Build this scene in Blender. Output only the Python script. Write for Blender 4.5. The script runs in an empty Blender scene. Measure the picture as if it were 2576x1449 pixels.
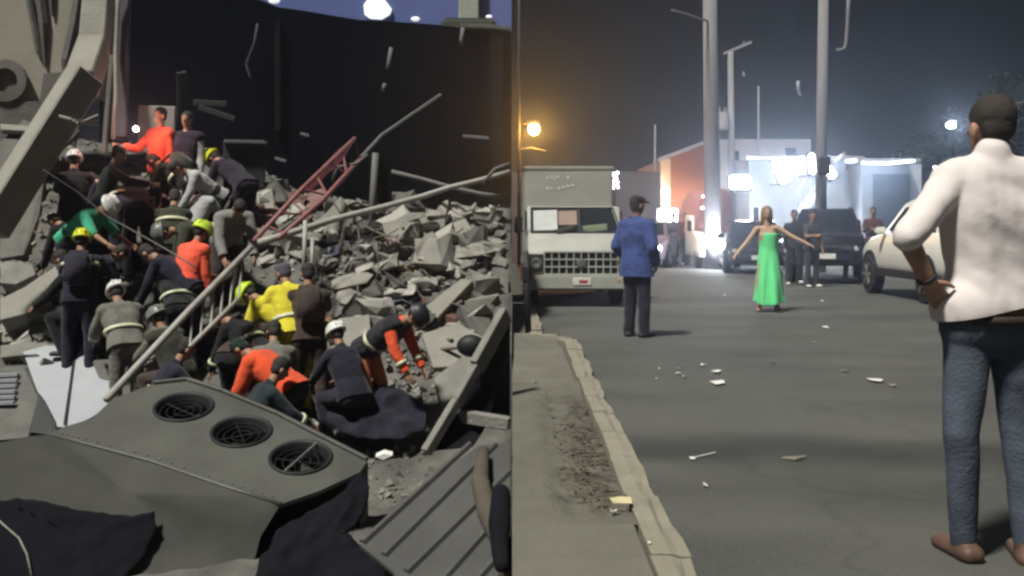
import bpy, bmesh, math, random
from mathutils import Vector, Matrix, noise
from mathutils.geometry import tessellate_polygon
random.seed(11)
sc = bpy.context.scene
C = sc.collection
R = math.radians

# ------------------------------------------------------------------ camera
# picture units: a 2576 x 1449 grid over the photograph; the level camera's horizon lies on row 560
CAMZ, F, U0, V0 = 1.4, 2576.0, 1288.0, 560.0
cam_d = bpy.data.cameras.new('camera'); cam = bpy.data.objects.new('camera', cam_d); C.objects.link(cam)
cam.location = (0, 0, CAMZ); cam.rotation_euler = (R(90), 0, 0)
cam_d.sensor_width = 36; cam_d.lens = 36; cam_d.shift_y = -(724.5 - V0) / 2576
cam_d.clip_start = 0.05; cam_d.clip_end = 900
sc.camera = cam

# ------------------------------------------------------------------ sky, sun, exposure (night, street lit from high above)
SUN_DIR = Vector((0.33, 0.36, -0.87)).normalized()
w = bpy.data.worlds.new('World'); sc.world = w; w.use_nodes = True
nt = w.node_tree; bg = nt.nodes['Background']
sky = nt.nodes.new('ShaderNodeTexSky'); sky.sky_type = 'NISHITA'; sky.sun_disc = False
sky.sun_elevation = math.asin(-SUN_DIR.z)
sky.sun_rotation = math.atan2(-SUN_DIR.x, -SUN_DIR.y)
sky.dust_density = 6.0; sky.air_density = 1.0; sky.ozone_density = 1.2
hs = nt.nodes.new('ShaderNodeHueSaturation'); hs.inputs['Saturation'].default_value = 0.85
nt.links.new(sky.outputs[0], hs.inputs['Color']); nt.links.new(hs.outputs[0], bg.inputs[0])
bg.inputs[1].default_value = 0.001
sun_d = bpy.data.lights.new('sun', 'SUN'); sun = bpy.data.objects.new('sun', sun_d); C.objects.link(sun)
sun_d.energy = 2.4; sun_d.angle = R(6); sun_d.color = (1.0, 0.965, 0.88)
sun.rotation_euler = SUN_DIR.to_track_quat('-Z', 'Y').to_euler(); sun.location = (-5, -8, 20)
vs = sc.view_settings
vs.view_transform = 'Standard'; vs.look = 'None'; vs.exposure = 1.5; vs.gamma = 1.0; vs.use_curve_mapping = False
sc.render.engine = 'CYCLES'
sc.cycles.use_denoising = True
sc.cycles.filter_width = 2.7
sc.cycles.max_bounces = 8; sc.cycles.volume_bounces = 0
sc.cycles.sample_clamp_indirect = 4.0

def P(u, v, y): return Vector(((u - U0) / F * y, y, CAMZ - (v - V0) / F * y))
def G(u, v, z=0.0): return P(u, v, (CAMZ - z) * F / (v - V0))
def RP(u, v, p0, n):                       # picture ray cut with a plane
    d = P(u, v, 1.0) - Vector((0, 0, CAMZ)); o = Vector((0, 0, CAMZ))
    return o + d * ((Vector(p0) - o).dot(n) / d.dot(n))
def lerp_tab(t, x):
    if x <= t[0][0]: return t[0][1]
    for (a, b), (c, d) in zip(t, t[1:]):
        if x <= c: return b + (d - b) * (x - a) / (c - a)
    return t[-1][1]

# ------------------------------------------------------------------ materials
MATS = {}
def mat(name, col, rough=0.75, metal=0.0, spec=0.35, col2=None, vs_=6.0, bump=0.0, bs=40.0, emit=None, es=0.0, alpha=1.0, coat=0.0, contrast=0.25, sheen=0.0):
    if name in MATS: return MATS[name]
    m = bpy.data.materials.new(name); m.use_nodes = True; MATS[name] = m
    n = m.node_tree.nodes; l = m.node_tree.links; b = n['Principled BSDF']
    b.inputs['Roughness'].default_value = rough; b.inputs['Metallic'].default_value = metal
    b.inputs['Specular IOR Level'].default_value = spec; b.inputs['Alpha'].default_value = alpha
    b.inputs['Coat Weight'].default_value = coat; b.inputs['Coat Roughness'].default_value = 0.15
    b.inputs['Sheen Weight'].default_value = sheen
    b.inputs['Base Color'].default_value = (*col, 1)
    if emit:
        b.inputs['Emission Color'].default_value = (*emit, 1); b.inputs['Emission Strength'].default_value = es
        return m
    tc = n.new('ShaderNodeTexCoord')
    if col2 is None: col2 = tuple(c * 0.72 for c in col)
    nz = n.new('ShaderNodeTexNoise'); nz.inputs['Scale'].default_value = vs_; nz.inputs['Detail'].default_value = 7; nz.inputs['Roughness'].default_value = 0.62
    l.new(tc.outputs['Object'], nz.inputs['Vector'])
    rp = n.new('ShaderNodeValToRGB'); rp.color_ramp.elements[0].position = 0.5 - contrast; rp.color_ramp.elements[1].position = 0.5 + contrast
    rp.color_ramp.elements[0].color = (*col2, 1); rp.color_ramp.elements[1].color = (*col, 1)
    l.new(nz.outputs['Fac'], rp.inputs['Fac']); l.new(rp.outputs['Color'], b.inputs['Base Color'])
    if bump > 0:
        n2 = n.new('ShaderNodeTexNoise'); n2.inputs['Scale'].default_value = bs; n2.inputs['Detail'].default_value = 6
        l.new(tc.outputs['Object'], n2.inputs['Vector'])
        bp = n.new('ShaderNodeBump'); bp.inputs['Strength'].default_value = bump; bp.inputs['Distance'].default_value = 0.02
        l.new(n2.outputs['Fac'], bp.inputs['Height']); l.new(bp.outputs['Normal'], b.inputs['Normal'])
    return m
def emis(name, col, s): return mat(name, (0.8, 0.8, 0.8), emit=col, es=s)
def cloth(name, col, d=0.55, dust=0.10): return mat('cloth_' + name, tuple(c * (1 - dust) + q * dust for c, q in zip(col, (0.13, 0.125, 0.11))), rough=0.92, spec=0.12, col2=tuple(c * d for c in col), vs_=6, bump=0.5, bs=22, sheen=0.1)

M_conc = mat('concrete_broken', (0.215, 0.21, 0.185), 0.92, col2=(0.115, 0.112, 0.10), vs_=3.5, bump=0.6, bs=30)
M_conc2 = mat('concrete_pale', (0.245, 0.237, 0.207), 0.92, col2=(0.17, 0.165, 0.145), vs_=2.5, bump=0.5, bs=25)
M_conc3 = mat('concrete_dark', (0.12, 0.12, 0.105), 0.92, col2=(0.06, 0.06, 0.055), vs_=4, bump=0.6, bs=30)
M_brick = mat('brick_dust', (0.16, 0.085, 0.06), 0.92, col2=(0.09, 0.05, 0.04), vs_=4, bump=0.5, bs=30)
M_heap = mat('heap_dust', (0.13, 0.125, 0.11), 0.95, col2=(0.03, 0.03, 0.028), vs_=2.2, bump=0.8, bs=14)
M_asph = mat('asphalt', (0.076, 0.076, 0.068), 0.82, spec=0.3, col2=(0.057, 0.058, 0.053), vs_=0.55, bump=0.35, bs=160)
M_kerb = mat('kerb_stone', (0.225, 0.21, 0.16), 0.9, col2=(0.15, 0.14, 0.108), vs_=4, bump=0.4, bs=30)
M_walk = mat('sidewalk_concrete', (0.13, 0.125, 0.10), 0.92, col2=(0.08, 0.077, 0.062), vs_=2.6, bump=0.35, bs=40)
M_soil = mat('soil', (0.105, 0.098, 0.075), 0.95, col2=(0.04, 0.036, 0.028), vs_=6, bump=0.9, bs=40)
M_black = mat('unlit_wall_black', (0.0035, 0.0042, 0.007), 0.95, spec=0.0, col2=(0.002, 0.0025, 0.004), vs_=0.8)  # darkness of the unlit facade put into its colour
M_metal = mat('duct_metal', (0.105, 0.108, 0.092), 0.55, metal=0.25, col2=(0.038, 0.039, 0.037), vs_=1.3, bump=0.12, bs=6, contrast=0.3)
M_darkm = mat('dark_metal', (0.02, 0.02, 0.022), 0.6, metal=0.3)
M_steel = mat('steel', (0.25, 0.25, 0.24), 0.5, metal=0.6, col2=(0.12, 0.12, 0.12), vs_=7)
M_tyre = mat('tyre_rubber', (0.012, 0.012, 0.013), 0.85)
M_black2 = mat('black_plastic', (0.01, 0.01, 0.011), 0.6)
M_skin = mat('skin', (0.30, 0.17, 0.11), 0.6, col2=(0.24, 0.13, 0.085), vs_=5, bump=0.05)
M_skin2 = mat('skin_light', (0.42, 0.27, 0.19), 0.6, col2=(0.36, 0.22, 0.15), vs_=5)
M_hair = mat('hair', (0.012, 0.010, 0.009), 0.7, col2=(0.03, 0.026, 0.022), vs_=40, bump=0.6, bs=120)
M_paper = mat('paper', (0.62, 0.62, 0.58), 0.8, col2=(0.5, 0.5, 0.46))

# ------------------------------------------------------------------ object helpers
ORG = {}
def tag(o, label=None, cat=None, group=None, kind=None):
    if label: o['label'] = label
    if cat: o['category'] = cat
    if group: o['group'] = group
    if kind: o['kind'] = kind
    return o
def thing(name, loc, label, cat, group=None):
    o = bpy.data.objects.new(name, None); C.objects.link(o); o.location = loc; o.empty_display_size = 0.1
    ORG[o.name] = Vector(loc); return tag(o, label, cat, group)

class MB:
    def __init__(s, M=None): s.v = []; s.f = []; s.M = M
    def add(s, vs, fs):
        k = len(s.v)
        s.v += [(s.M @ Vector(v)) if s.M else Vector(v) for v in vs]
        s.f += [[i + k for i in f] for f in fs]
        return s
    def bm(s, b):
        b.verts.index_update(); s.add([v.co.copy() for v in b.verts], [[v.index for v in f.verts] for f in b.faces]); b.free(); return s
    def box(s, c, size, rot=None, bev=0.0, seg=1):
        b = bmesh.new(); bmesh.ops.create_cube(b, size=1.0)
        for v in b.verts: v.co = Vector((v.co.x * size[0], v.co.y * size[1], v.co.z * size[2]))
        if bev > 0: bmesh.ops.bevel(b, geom=b.edges[:] + b.verts[:], offset=bev, segments=seg, affect='EDGES', clamp_overlap=True)
        m = Matrix.Translation(Vector(c)) @ (rot.to_4x4() if rot is not None else Matrix.Identity(4))
        bmesh.ops.transform(b, matrix=m, verts=b.verts)
        return s.bm(b)
    def beam(s, p0, p1, wd, ht, roll=0.0, bev=0.0):        # box between two points
        p0, p1 = Vector(p0), Vector(p1); d = p1 - p0
        q = d.to_track_quat('Y', 'Z').to_matrix() @ Matrix.Rotation(roll, 3, 'Y')
        return s.box((p0 + p1) / 2, (wd, d.length, ht), q, bev)
    def tube(s, pts, r, n=8, r1=None, caps=True):
        pts = [Vector(p) for p in pts]; k = len(pts); ring = []; vs = []; fs = []
        for i, p in enumerate(pts):
            d = (pts[min(i + 1, k - 1)] - pts[max(i - 1, 0)]).normalized()
            if i == 0:
                a = d.orthogonal().normalized()
            else:
                a = (a - d * a.dot(d)); a = a.normalized() if a.length > 1e-6 else d.orthogonal().normalized()
            b = d.cross(a); rr = (r[i] if isinstance(r, (list, tuple)) else r + ((r1 - r) * i / (k - 1) if r1 is not None else 0))
            for j in range(n):
                t = 2 * math.pi * j / n; vs.append(p + (a * math.cos(t) + b * math.sin(t)) * rr)
        for i in range(k - 1):
            for j in range(n):
                fs.append([i * n + j, i * n + (j + 1) % n, (i + 1) * n + (j + 1) % n, (i + 1) * n + j])
        if caps: fs += [list(range(n))[::-1], list(range((k - 1) * n, k * n))]
        return s.add(vs, fs)
    def lathe(s, prof, c, axis=(0, 0, 1), n=16, caps=True):   # prof [(r, h)]
        q = Vector((0, 0, 1)).rotation_difference(Vector(axis).normalized()).to_matrix(); c = Vector(c); vs = []; fs = []
        for r, h in prof:
            for j in range(n):
                t = 2 * math.pi * j / n; vs.append(c + q @ Vector((r * math.cos(t), r * math.sin(t), h)))
        for i in range(len(prof) - 1):
            for j in range(n):
                fs.append([i * n + j, i * n + (j + 1) % n, (i + 1) * n + (j + 1) % n, (i + 1) * n + j])
        if caps and prof[0][0] > 1e-5: fs.append(list(range(n))[::-1])
        if caps and prof[-1][0] > 1e-5: fs.append(list(range((len(prof) - 1) * n, len(prof) * n)))
        return s.add(vs, fs)
    def prism(s, pts, ext):                      # polygon swept along ext
        pts = [Vector(p) for p in pts]; e = Vector(ext); n = len(pts)
        fs = [list(range(n))[::-1], list(range(n, 2 * n))] + [[i, (i + 1) % n, (i + 1) % n + n, i + n] for i in range(n)]
        return s.add(pts + [p + e for p in pts], fs)
    def ell(s, c, r, rot=None, nu=14, nv=9):
        vs = []; fs = []; c = Vector(c); rot = rot or Matrix.Identity(3)
        for i in range(nv + 1):
            a = math.pi * i / nv
            for j in range(nu):
                t = 2 * math.pi * j / nu
                vs.append(c + rot @ Vector((r[0] * math.sin(a) * math.cos(t), r[1] * math.sin(a) * math.sin(t), r[2] * math.cos(a))))
        for i in range(nv):
            for j in range(nu): fs.append([i * nu + j, (i + 1) * nu + j, (i + 1) * nu + (j + 1) % nu, i * nu + (j + 1) % nu])
        return s.add(vs, fs)
    def cap(s, p0, p1, r0, r1, n=12):
        p0, p1 = Vector(p0), Vector(p1); d = p1 - p0
        if d.length < 1e-5: return s.ell(p0, (max(r0, r1),) * 3)
        d.normalize(); L = (p1 - p0).length; prof = []
        for i in range(6): a = math.pi / 2 * i / 5; prof.append((r0 * math.sin(a), -r0 * math.cos(a)))
        for i in range(6): a = math.pi / 2 * i / 5; prof.append((r1 * math.cos(a), L + r1 * math.sin(a)))
        return s.lathe(prof, p0, d, n)
    def ngon_holes(s, loops, normal, depth):     # flat polygon with holes, given thickness
        tri = tessellate_polygon(loops); flat = [p for lp in loops for p in lp]; n = len(flat); e = -Vector(normal) * depth
        fs = [list(t) for t in tri] + [[t[2] + n, t[1] + n, t[0] + n] for t in tri]; k = 0
        for lp in loops:
            m = len(lp); fs += [[k + i, k + (i + 1) % m, k + (i + 1) % m + n, k + i + n] for i in range(m)]; k += m
        return s.add(flat + [p + e for p in flat], fs)
    def build(s, name, m, parent=None, smooth=False, label=None, cat=None, group=None, kind=None):
        if parent is not None: org = ORG[parent.name]
        else:
            xs = [v.x for v in s.v]; ys = [v.y for v in s.v]; org = Vector(((min(xs) + max(xs)) / 2, (min(ys) + max(ys)) / 2, min(v.z for v in s.v)))
        me = bpy.data.meshes.new(name); me.from_pydata([v - org for v in s.v], [], s.f)
        b = bmesh.new(); b.from_mesh(me); bmesh.ops.remove_doubles(b, verts=b.verts, dist=1e-5); bmesh.ops.recalc_face_normals(b, faces=b.faces); b.to_mesh(me); b.free()
        for i in (m if isinstance(m, (list, tuple)) else [m]): me.materials.append(i)
        if smooth: me.polygons.foreach_set('use_smooth', [True] * len(me.polygons))
        o = bpy.data.objects.new(name, me); C.objects.link(o)
        if parent is not None: o.parent = parent
        else: o.location = org
        ORG[o.name] = org
        return tag(o, label, cat, group, kind)
REM = []
def remesh(o, voxel, it=4, wr=0.0, ws=9.0, cuts=(), ridge=0.6): o['_r'] = ridge; REM.append((o, voxel, it, wr, ws, cuts)); return o
def finish_remesh():
    for o, vx, it, wr, ws, cuts in REM:
        m = o.modifiers.new('r', 'REMESH'); m.mode = 'VOXEL'; m.voxel_size = vx; m.use_smooth_shade = True
        k = o.modifiers.new('s', 'SMOOTH'); k.factor = 0.5; k.iterations = it
    bpy.context.view_layer.update(); dg = bpy.context.evaluated_depsgraph_get()
    new = []
    for o, vx, it, wr, ws, cuts in REM:
        me = bpy.data.meshes.new_from_object(o.evaluated_get(dg)); new.append(me)
    for (o, vx, it, wr, ws, cuts), me in zip(REM, new):
        rg = o['_r']; del o['_r']
        o.modifiers.clear(); old = o.data; o.data = me; bpy.data.meshes.remove(old)
        if wr > 0:
            nr = [v.normal.copy() for v in me.vertices]
            for v, n_ in zip(me.vertices, nr):
                p = v.co
                q = Vector((p.x * ws, p.y * ws, p.z * ws * 1.35 + p.x * ws * 0.55))
                f = noise.noise(q) * 0.6 + noise.noise(q * 2.3 + Vector((7, 3, 1))) * 0.4
                r_ = 1.0 - abs(noise.noise(q * 0.8 + Vector((1, 9, 4)))) * 2.2
                v.co = p + n_ * wr * (f + rg * r_)
        if cuts:                              # trim hems and cuffs to clean edges
            b = bmesh.new(); b.from_mesh(me); org = ORG[o.name]
            for p, nr_, rad in cuts:
                p = Vector(p) - org; nr_ = Vector(nr_).normalized()
                near = [f for f in b.faces if (f.calc_center_median() - p).length < rad]
                ge = list({e for f in near for e in f.edges} | {v for f in near for v in f.verts} | set(near))
                bmesh.ops.bisect_plane(b, geom=ge, plane_co=p, plane_no=nr_, dist=1e-5)
                bmesh.ops.delete(b, geom=[f for f in b.faces if (f.calc_center_median() - p).dot(nr_) > 1e-4 and (f.calc_center_median() - p).length < rad], context='FACES')
            b.to_mesh(me); b.free()
        me.polygons.foreach_set('use_smooth', [True] * len(me.polygons))
# ------------------------------------------------------------------ people
STAND = dict(T=(0, 0.02, 1), HU=(0, 0.05, 1), LK=(0, 1, 0), uaL=(-0.16, 0, -1), faL=(-0.08, 0.25, -1), uaR=(0.16, 0, -1), faR=(0.08, 0.25, -1),
             thL=(-0.06, 0.03, -1), shL=(-0.02, -0.04, -1), thR=(0.06, 0.03, -1), shR=(0.02, -0.04, -1))
def pz(**k): d = dict(STAND); d.update(k); return d
BEND = pz(T=(0, 0.85, 0.6), HU=(0, 0.9, 0.35), LK=(0, 0.3, -1), uaL=(-0.15, 0.35, -1), faL=(0.1, 0.6, -1), uaR=(0.15, 0.35, -1), faR=(-0.1, 0.6, -1),
          thL=(-0.1, 0.35, -1), shL=(0, -0.35, -1), thR=(0.1, 0.2, -1), shR=(0, -0.3, -1))
DEEP = pz(T=(0, 1, 0.12), HU=(0, 1, -0.15), LK=(0, 0.1, -1), uaL=(-0.15, 0.2, -1), faL=(0.1, 0.5, -1), uaR=(0.15, 0.2, -1), faR=(-0.1, 0.5, -1),
          thL=(-0.12, 0.45, -1), shL=(0, -0.4, -1), thR=(0.12, 0.3, -1), shR=(0, -0.35, -1))
CROUCH = pz(T=(0, 0.5, 0.85), HU=(0, 0.55, 0.8), LK=(0, 1, -0.6), uaL=(-0.2, 0.7, -0.8), faL=(0.2, 0.8, -0.5), uaR=(0.2, 0.7, -0.8), faR=(-0.2, 0.8, -0.5),
            thL=(-0.25, 1, -0.15), shL=(0, -0.45, -1), thR=(0.25, 0.8, -0.5), shR=(0, -0.6, -1))
REACH = pz(T=(0, 0.35, 1), HU=(0, 0.4, 1), LK=(0, 1, -0.4), uaL=(-0.2, 0.8, -0.5), faL=(0.15, 1, -0.1), uaR=(0.2, 0.8, -0.5), faR=(-0.15, 1, -0.1),
           thL=(-0.1, 0.2, -1), shL=(0, -0.1, -1), thR=(0.1, 0.0, -1), shR=(0, -0.15, -1))

def joints(pos, yaw, H, pose):
    s = H / 1.75; Q = Matrix.Rotation(R(yaw), 3, 'Z'); D = {k: Q @ Vector(v).normalized() for k, v in pose.items()}
    X = Q @ Vector((1, 0, 0)); J = dict(s=s, X=X, T=D['T'], HU=D['HU'])
    J['F'] = D['T'].cross(X).normalized(); J['X'] = J['F'].cross(D['T']).normalized(); X = J['X']
    lk = D['LK'] - D['HU'] * D['LK'].dot(D['HU']); J['HF'] = lk.normalized()
    pel = Vector((0, 0, 0)); J['pel'] = pel; J['neck'] = pel + D['T'] * 0.53 * s
    foot = Q @ Vector((0, 1, 0))
    for k, sg in (('L', -1), ('R', 1)):
        J['hip' + k] = pel + X * sg * 0.09 * s - D['T'] * 0.02 * s
        J['kn' + k] = J['hip' + k] + D['th' + k] * 0.43 * s
        J['an' + k] = J['kn' + k] + D['sh' + k] * 0.42 * s
        J['sh' + k] = J['neck'] - D['T'] * 0.05 * s + X * sg * 0.175 * s
        J['el' + k] = J['sh' + k] + D['ua' + k] * 0.29 * s
        J['wr' + k] = J['el' + k] + D['fa' + k] * 0.25 * s
        J['hd' + k] = D['fa' + k]; J['ft' + k] = (foot + Q @ Vector((sg * 0.25, 0, 0))).normalized()
    J['head'] = J['neck'] + D['HU'] * 0.21 * s
    low = min(J['anL'].z, J['anR'].z) - 0.085 * s
    off = Vector(pos) - Vector((0, 0, low))
    for k in list(J):
        if isinstance(J[k], Vector) and k not in ('X', 'T', 'HU', 'F', 'HF', 'hdL', 'hdR', 'ftL', 'ftR'): J[k] = J[k] + off
    J['base'] = Vector(pos); return J

def hand(mb, w_, d, lat, nrm, s, curl=0.5):
    d = d.normalized(); lat = (lat - d * lat.dot(d)).normalized(); nrm = d.cross(lat) if nrm is None else nrm
    e = w_ + d * 0.085 * s
    for t in (-0.026, -0.009, 0.009, 0.026): mb.cap(w_ + d * 0.01 * s + lat * t * 0.6 * s, e + lat * t * s, 0.014 * s, 0.012 * s, 8)
    for t, ln in ((-0.030, 0.036), (-0.0105, 0.044), (0.0105, 0.046), (0.030, 0.041)):
        b = e + lat * t * s; m1 = b + (d + nrm * curl * 0.4 + lat * t * 4).normalized() * ln * s
        m2 = m1 + (d + nrm * curl * 1.3 + lat * t * 2).normalized() * ln * 0.85 * s
        mb.cap(b, m1, 0.0095 * s, 0.0088 * s, 8); mb.cap(m1, m2, 0.0088 * s, 0.0075 * s, 8)
    tb = w_ + d * 0.025 * s + lat * 0.022 * s; t1 = tb + (d * 0.6 + lat * 0.7 + nrm * 0.3).normalized() * 0.042 * s
    mb.cap(tb, t1, 0.013 * s, 0.0105 * s, 8); mb.cap(t1, t1 + (d * 0.9 + lat * 0.3 + nrm * 0.35).normalized() * 0.034 * s, 0.0105 * s, 0.008 * s, 8)

def torso_prims(mb, J, inf, lo=0.0, hi=1.0, wd=1.0):
    s = J['s']; X = J['X']; T = J['T']; Fw = J['F']; p = J['pel']; L = (J['neck'] - p).length
    lv = [(0.0, 0.078, 0.112, 0.0), (0.30, 0.062, 0.10, 0.005), (0.68, 0.078, 0.112, 0.0), (0.86, 0.085, 0.088, -0.01)]
    lv = [(t, a * wd, b, c) for t, a, b, c in lv if lo - 0.01 <= t <= hi + 0.01]
    for (t0, a0, r0, f0), (t1, a1, r1, f1) in zip(lv, lv[1:]):
        for g in (-1, -0.33, 0.33, 1):
            mb.cap(p + T * L * t0 + X * g * a0 * s + Fw * f0 * s, p + T * L * t1 + X * g * a1 * s + Fw * f1 * s, r0 * s + inf, r1 * s + inf)
    if hi > 0.8:
        for k in 'LR': mb.cap(J['neck'] - T * 0.045 * s, J['sh' + k], 0.066 * s + inf, 0.06 * s + inf)

def dress(name, J, o, label, group=None, vox=0.013):
    s = J['s']; X, T, Fw, HU, HF = J['X'], J['T'], J['F'], J['HU'], J['HF']; HX = HF.cross(HU).normalized()
    root = thing(name, J['base'], label, 'person', group); skin = o.get('skin', M_skin)
    HR = Matrix((HX, HF, HU)).transposed(); hc = J['head']
    mb = MB()
    torso_prims(mb, J, o.get('binf', 0.0), wd=o.get('bwd', 1.0))
    mb.cap(J['neck'] - T * 0.05 * s, hc - HU * 0.05 * s - HF * 0.012 * s, 0.058 * s, 0.052 * s)
    mb.ell(hc + HU * 0.03 * s - HF * 0.008 * s, (0.074 * s, 0.094 * s, 0.092 * s), HR); mb.ell(hc - HU * 0.045 * s + HF * 0.022 * s, (0.056 * s, 0.066 * s, 0.068 * s), HR)
    mb.cap(hc + HF * 0.088 * s + HU * 0.005 * s, hc + HF * 0.105 * s - HU * 0.022 * s, 0.010 * s, 0.014 * s, 8)
    mb.ell(hc + HF * 0.082 * s - HU * 0.062 * s, (0.024 * s, 0.012 * s, 0.010 * s), HR)
    for sg in (-1, 1): mb.ell(hc + HX * sg * 0.078 * s - HF * 0.008 * s - HU * 0.008 * s, (0.012 * s, 0.02 * s, 0.032 * s), HR)
    for k, sg in (('L', -1), ('R', 1)):
        mb.cap(J['sh' + k], J['el' + k], 0.052 * s, 0.041 * s); mb.cap(J['el' + k], J['wr' + k], 0.042 * s, 0.028 * s)
        lat = J.get('lat' + k, (Fw - T * 0.2)); nrm = J.get('nrm' + k, X * -sg)
        hand(mb, J['wr' + k], J['hd' + k], lat, nrm, s, J.get('curl', 0.5))
        mb.cap(J['hip' + k], J['kn' + k], 0.085 * s, 0.058 * s); mb.cap(J['kn' + k], J['an' + k] + (J['kn' + k] - J['an' + k]) * 0.05, 0.056 * s, 0.038 * s)
        f = J['ft' + k]; a = J['an' + k]; mb.cap(a - Vector((0, 0, 0.045 * s)) - f * 0.03 * s, a - Vector((0, 0, 0.06 * s)) + f * 0.15 * s, 0.036 * s, 0.024 * s)
    remesh(mb.build('body', skin, root), o.get('bvox', vox * 0.75), 3)
    for sg in (-1, 1):
        MB().ell(hc + HF * 0.084 * s + HX * sg * 0.031 * s + HU * 0.004 * s, (0.013 * s, 0.008 * s, 0.007 * s), HR, 8, 6).build('eye', M_black2, root)
    wr = o.get('wr', 0.006)
    if 'shirt' in o:
        m2 = MB(); inf = o.get('sinf', 0.016); torso_prims(m2, J, inf, -0.01, 1.0, o.get('swd', 1.0))
        hem = J['pel'] - T * o.get('hem', 0.06) * s
        for g in (-1, -0.33, 0.33, 1): m2.cap(J['pel'] + X * g * 0.075 * s, hem + X * g * o.get('hemw', 0.08) * s, 0.112 * s + inf + o.get('hinf', 0.0), 0.112 * s + inf + 0.006 + o.get('hinf', 0.0))
        sl = o.get('sleeve', 1.0)
        for k in 'LR':
            if sl > 0:
                e = J['el' + k] if sl >= 0.5 else J['sh' + k].lerp(J['el' + k], sl * 2)
                af = o.get('arms', 1.0); m2.cap(J['sh' + k], e, 0.058 * s * af + inf, 0.048 * s * af + inf * 0.9)
                if sl > 0.5: m2.cap(J['el' + k], J['el' + k].lerp(J['wr' + k], (sl - 0.5) * 2 * 0.96), 0.048 * s + inf * 0.9, 0.034 * s + inf)
        m2.cap(J['neck'] - T * 0.03 * s, J['neck'] + HU * 0.035 * s - Fw * 0.01 * s, 0.062 * s + 0.01, 0.058 * s + 0.006)
        cuts = [(hem, -T + X * o.get('hemt', 0.0), 0.36 * s)]
        for k in 'LR':
            if sl > 0:
                e = J['sh' + k].lerp(J['el' + k], sl * 2) if sl < 0.5 else J['el' + k].lerp(J['wr' + k], (sl - 0.5) * 2 * 0.96)
                d_ = (J['el' + k] - J['sh' + k]) if sl < 0.5 else (J['wr' + k] - J['el' + k])
                if sl == 0.5: e = J['el' + k] + d_.normalized() * 0.035 * s
                cuts.append((e, d_, 0.11 * s))
        remesh(m2.build(o.get('sname', 'shirt'), o['shirt'], root), o.get('cvox', vox), o.get('sit', 6), wr, o.get('ws', 9), cuts, o.get('ridge', 0.6))
    if 'vest' in o:
        m3 = MB(); torso_prims(m3, J, 0.034, -0.01, 0.9)
        for k in 'LR': m3.cap(J['neck'] - T * 0.03 * s + X * (0.06 if k == 'R' else -0.06) * s, J['neck'] - T * 0.06 * s + X * (0.13 if k == 'R' else -0.13) * s, 0.09 * s, 0.085 * s)
        remesh(m3.build('vest', o['vest'], root), vox, 4, 0.007)
    if 'trousers' in o:
        m4 = MB(); li = o.get('tinf', 0.016)
        for g in (-1, 0, 1): m4.cap(J['pel'] + X * g * 0.08 * s + T * o.get('rise', 0.10) * s, J['pel'] + X * g * 0.085 * s - T * 0.03 * s, 0.108 * s + o.get('pinf', 0.008), 0.112 * s + o.get('pinf', 0.008))
        for k in 'LR':
            m4.cap(J['hip' + k], J['kn' + k], 0.09 * s + li, 0.062 * s + li); m4.cap(J['kn' + k], J['an' + k] - Vector((0, 0, 0.03 * s)), 0.06 * s + li, o.get('cuff', 0.05) * s + li)
        remesh(m4.build('trousers', o['trousers'], root), o.get('cvox', vox), o.get('sit', 8) // 2 + 1, o.get('twr', wr * 0.9), o.get('ws', 9))
    if 'shoes' in o:
        for k in 'LR':
            f = J['ft' + k]; a = J['an' + k]; m5 = MB(); lat = f.cross(Vector((0, 0, 1)))
            for g in (-1, 1): m5.cap(a - Vector((0, 0, 0.05 * s)) - f * 0.05 * s + lat * g * 0.012 * s, a - Vector((0, 0, 0.055 * s)) + f * 0.14 * s + lat * g * 0.018 * s, 0.038 * s, 0.03 * s)
            m5.cap(a - Vector((0, 0, 0.045 * s)), a, 0.045 * s, 0.048 * s)
            remesh(m5.build('shoe', o['shoes'], root), 0.01, 2)
    if o.get('hair', True):
        m6 = MB(); hsz = o.get('hs', 1.0); up = 0.05 if o.get('helmet') is None else 0.03
        m6.ell(hc + HU * up * s - HF * 0.022 * s, (0.083 * s * hsz, 0.098 * s * hsz, 0.086 * s * hsz), HR)
        m6.ell(hc + HU * (0.0 if hsz == 1.0 else 0.015) * s - HF * 0.045 * s, (0.073 * s * hsz, 0.062 * s, 0.082 * s * hsz), HR)
        if o.get('long'):
            for sg in (-1, 0, 1): m6.cap(hc + HU * 0.03 * s - HF * 0.05 * s + HX * sg * 0.05 * s, hc - HU * 0.24 * s - HF * 0.035 * s + HX * sg * 0.075 * s, 0.05 * s, 0.03 * s)
            for sg in (-1, 1): m6.cap(hc + HU * 0.06 * s + HX * sg * 0.06 * s, hc - HU * 0.16 * s + HX * sg * 0.085 * s, 0.03 * s, 0.025 * s)
        remesh(m6.build('hair', o.get('hairm', M_hair), root), 0.011, 2, 0.004, 40)
    if o.get('helmet') is not None:
        m7 = MB(); c0 = hc + HU * 0.035 * s - HF * 0.005 * s; q = HR
        prof = [(0.128, -0.016), (0.130, -0.006), (0.118, 0.004), (0.114, 0.04), (0.10, 0.075), (0.07, 0.105), (0.03, 0.12), (0.0, 0.123)]
        vs = []; n = 18
        t_ = MB().lathe([(a * s, h * s) for a, h in prof], (0, 0, 0), n=n)
        for v in t_.v: v.y *= 1.18; v.x *= 0.92
        m7.add([c0 + q @ v for v in t_.v], t_.f)
        for g in (-1, 0, 1): m7.tube([c0 + q @ Vector((g * 0.045, yy, zz)) * s for yy, zz in ((-0.13, 0.03), (-0.10, 0.088), (0, 0.128 - abs(g) * 0.014), (0.10, 0.088), (0.13, 0.03))], 0.009 * s, 6)
        hm = m7.build('helmet', o['helmet'], root, smooth=True)
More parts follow.
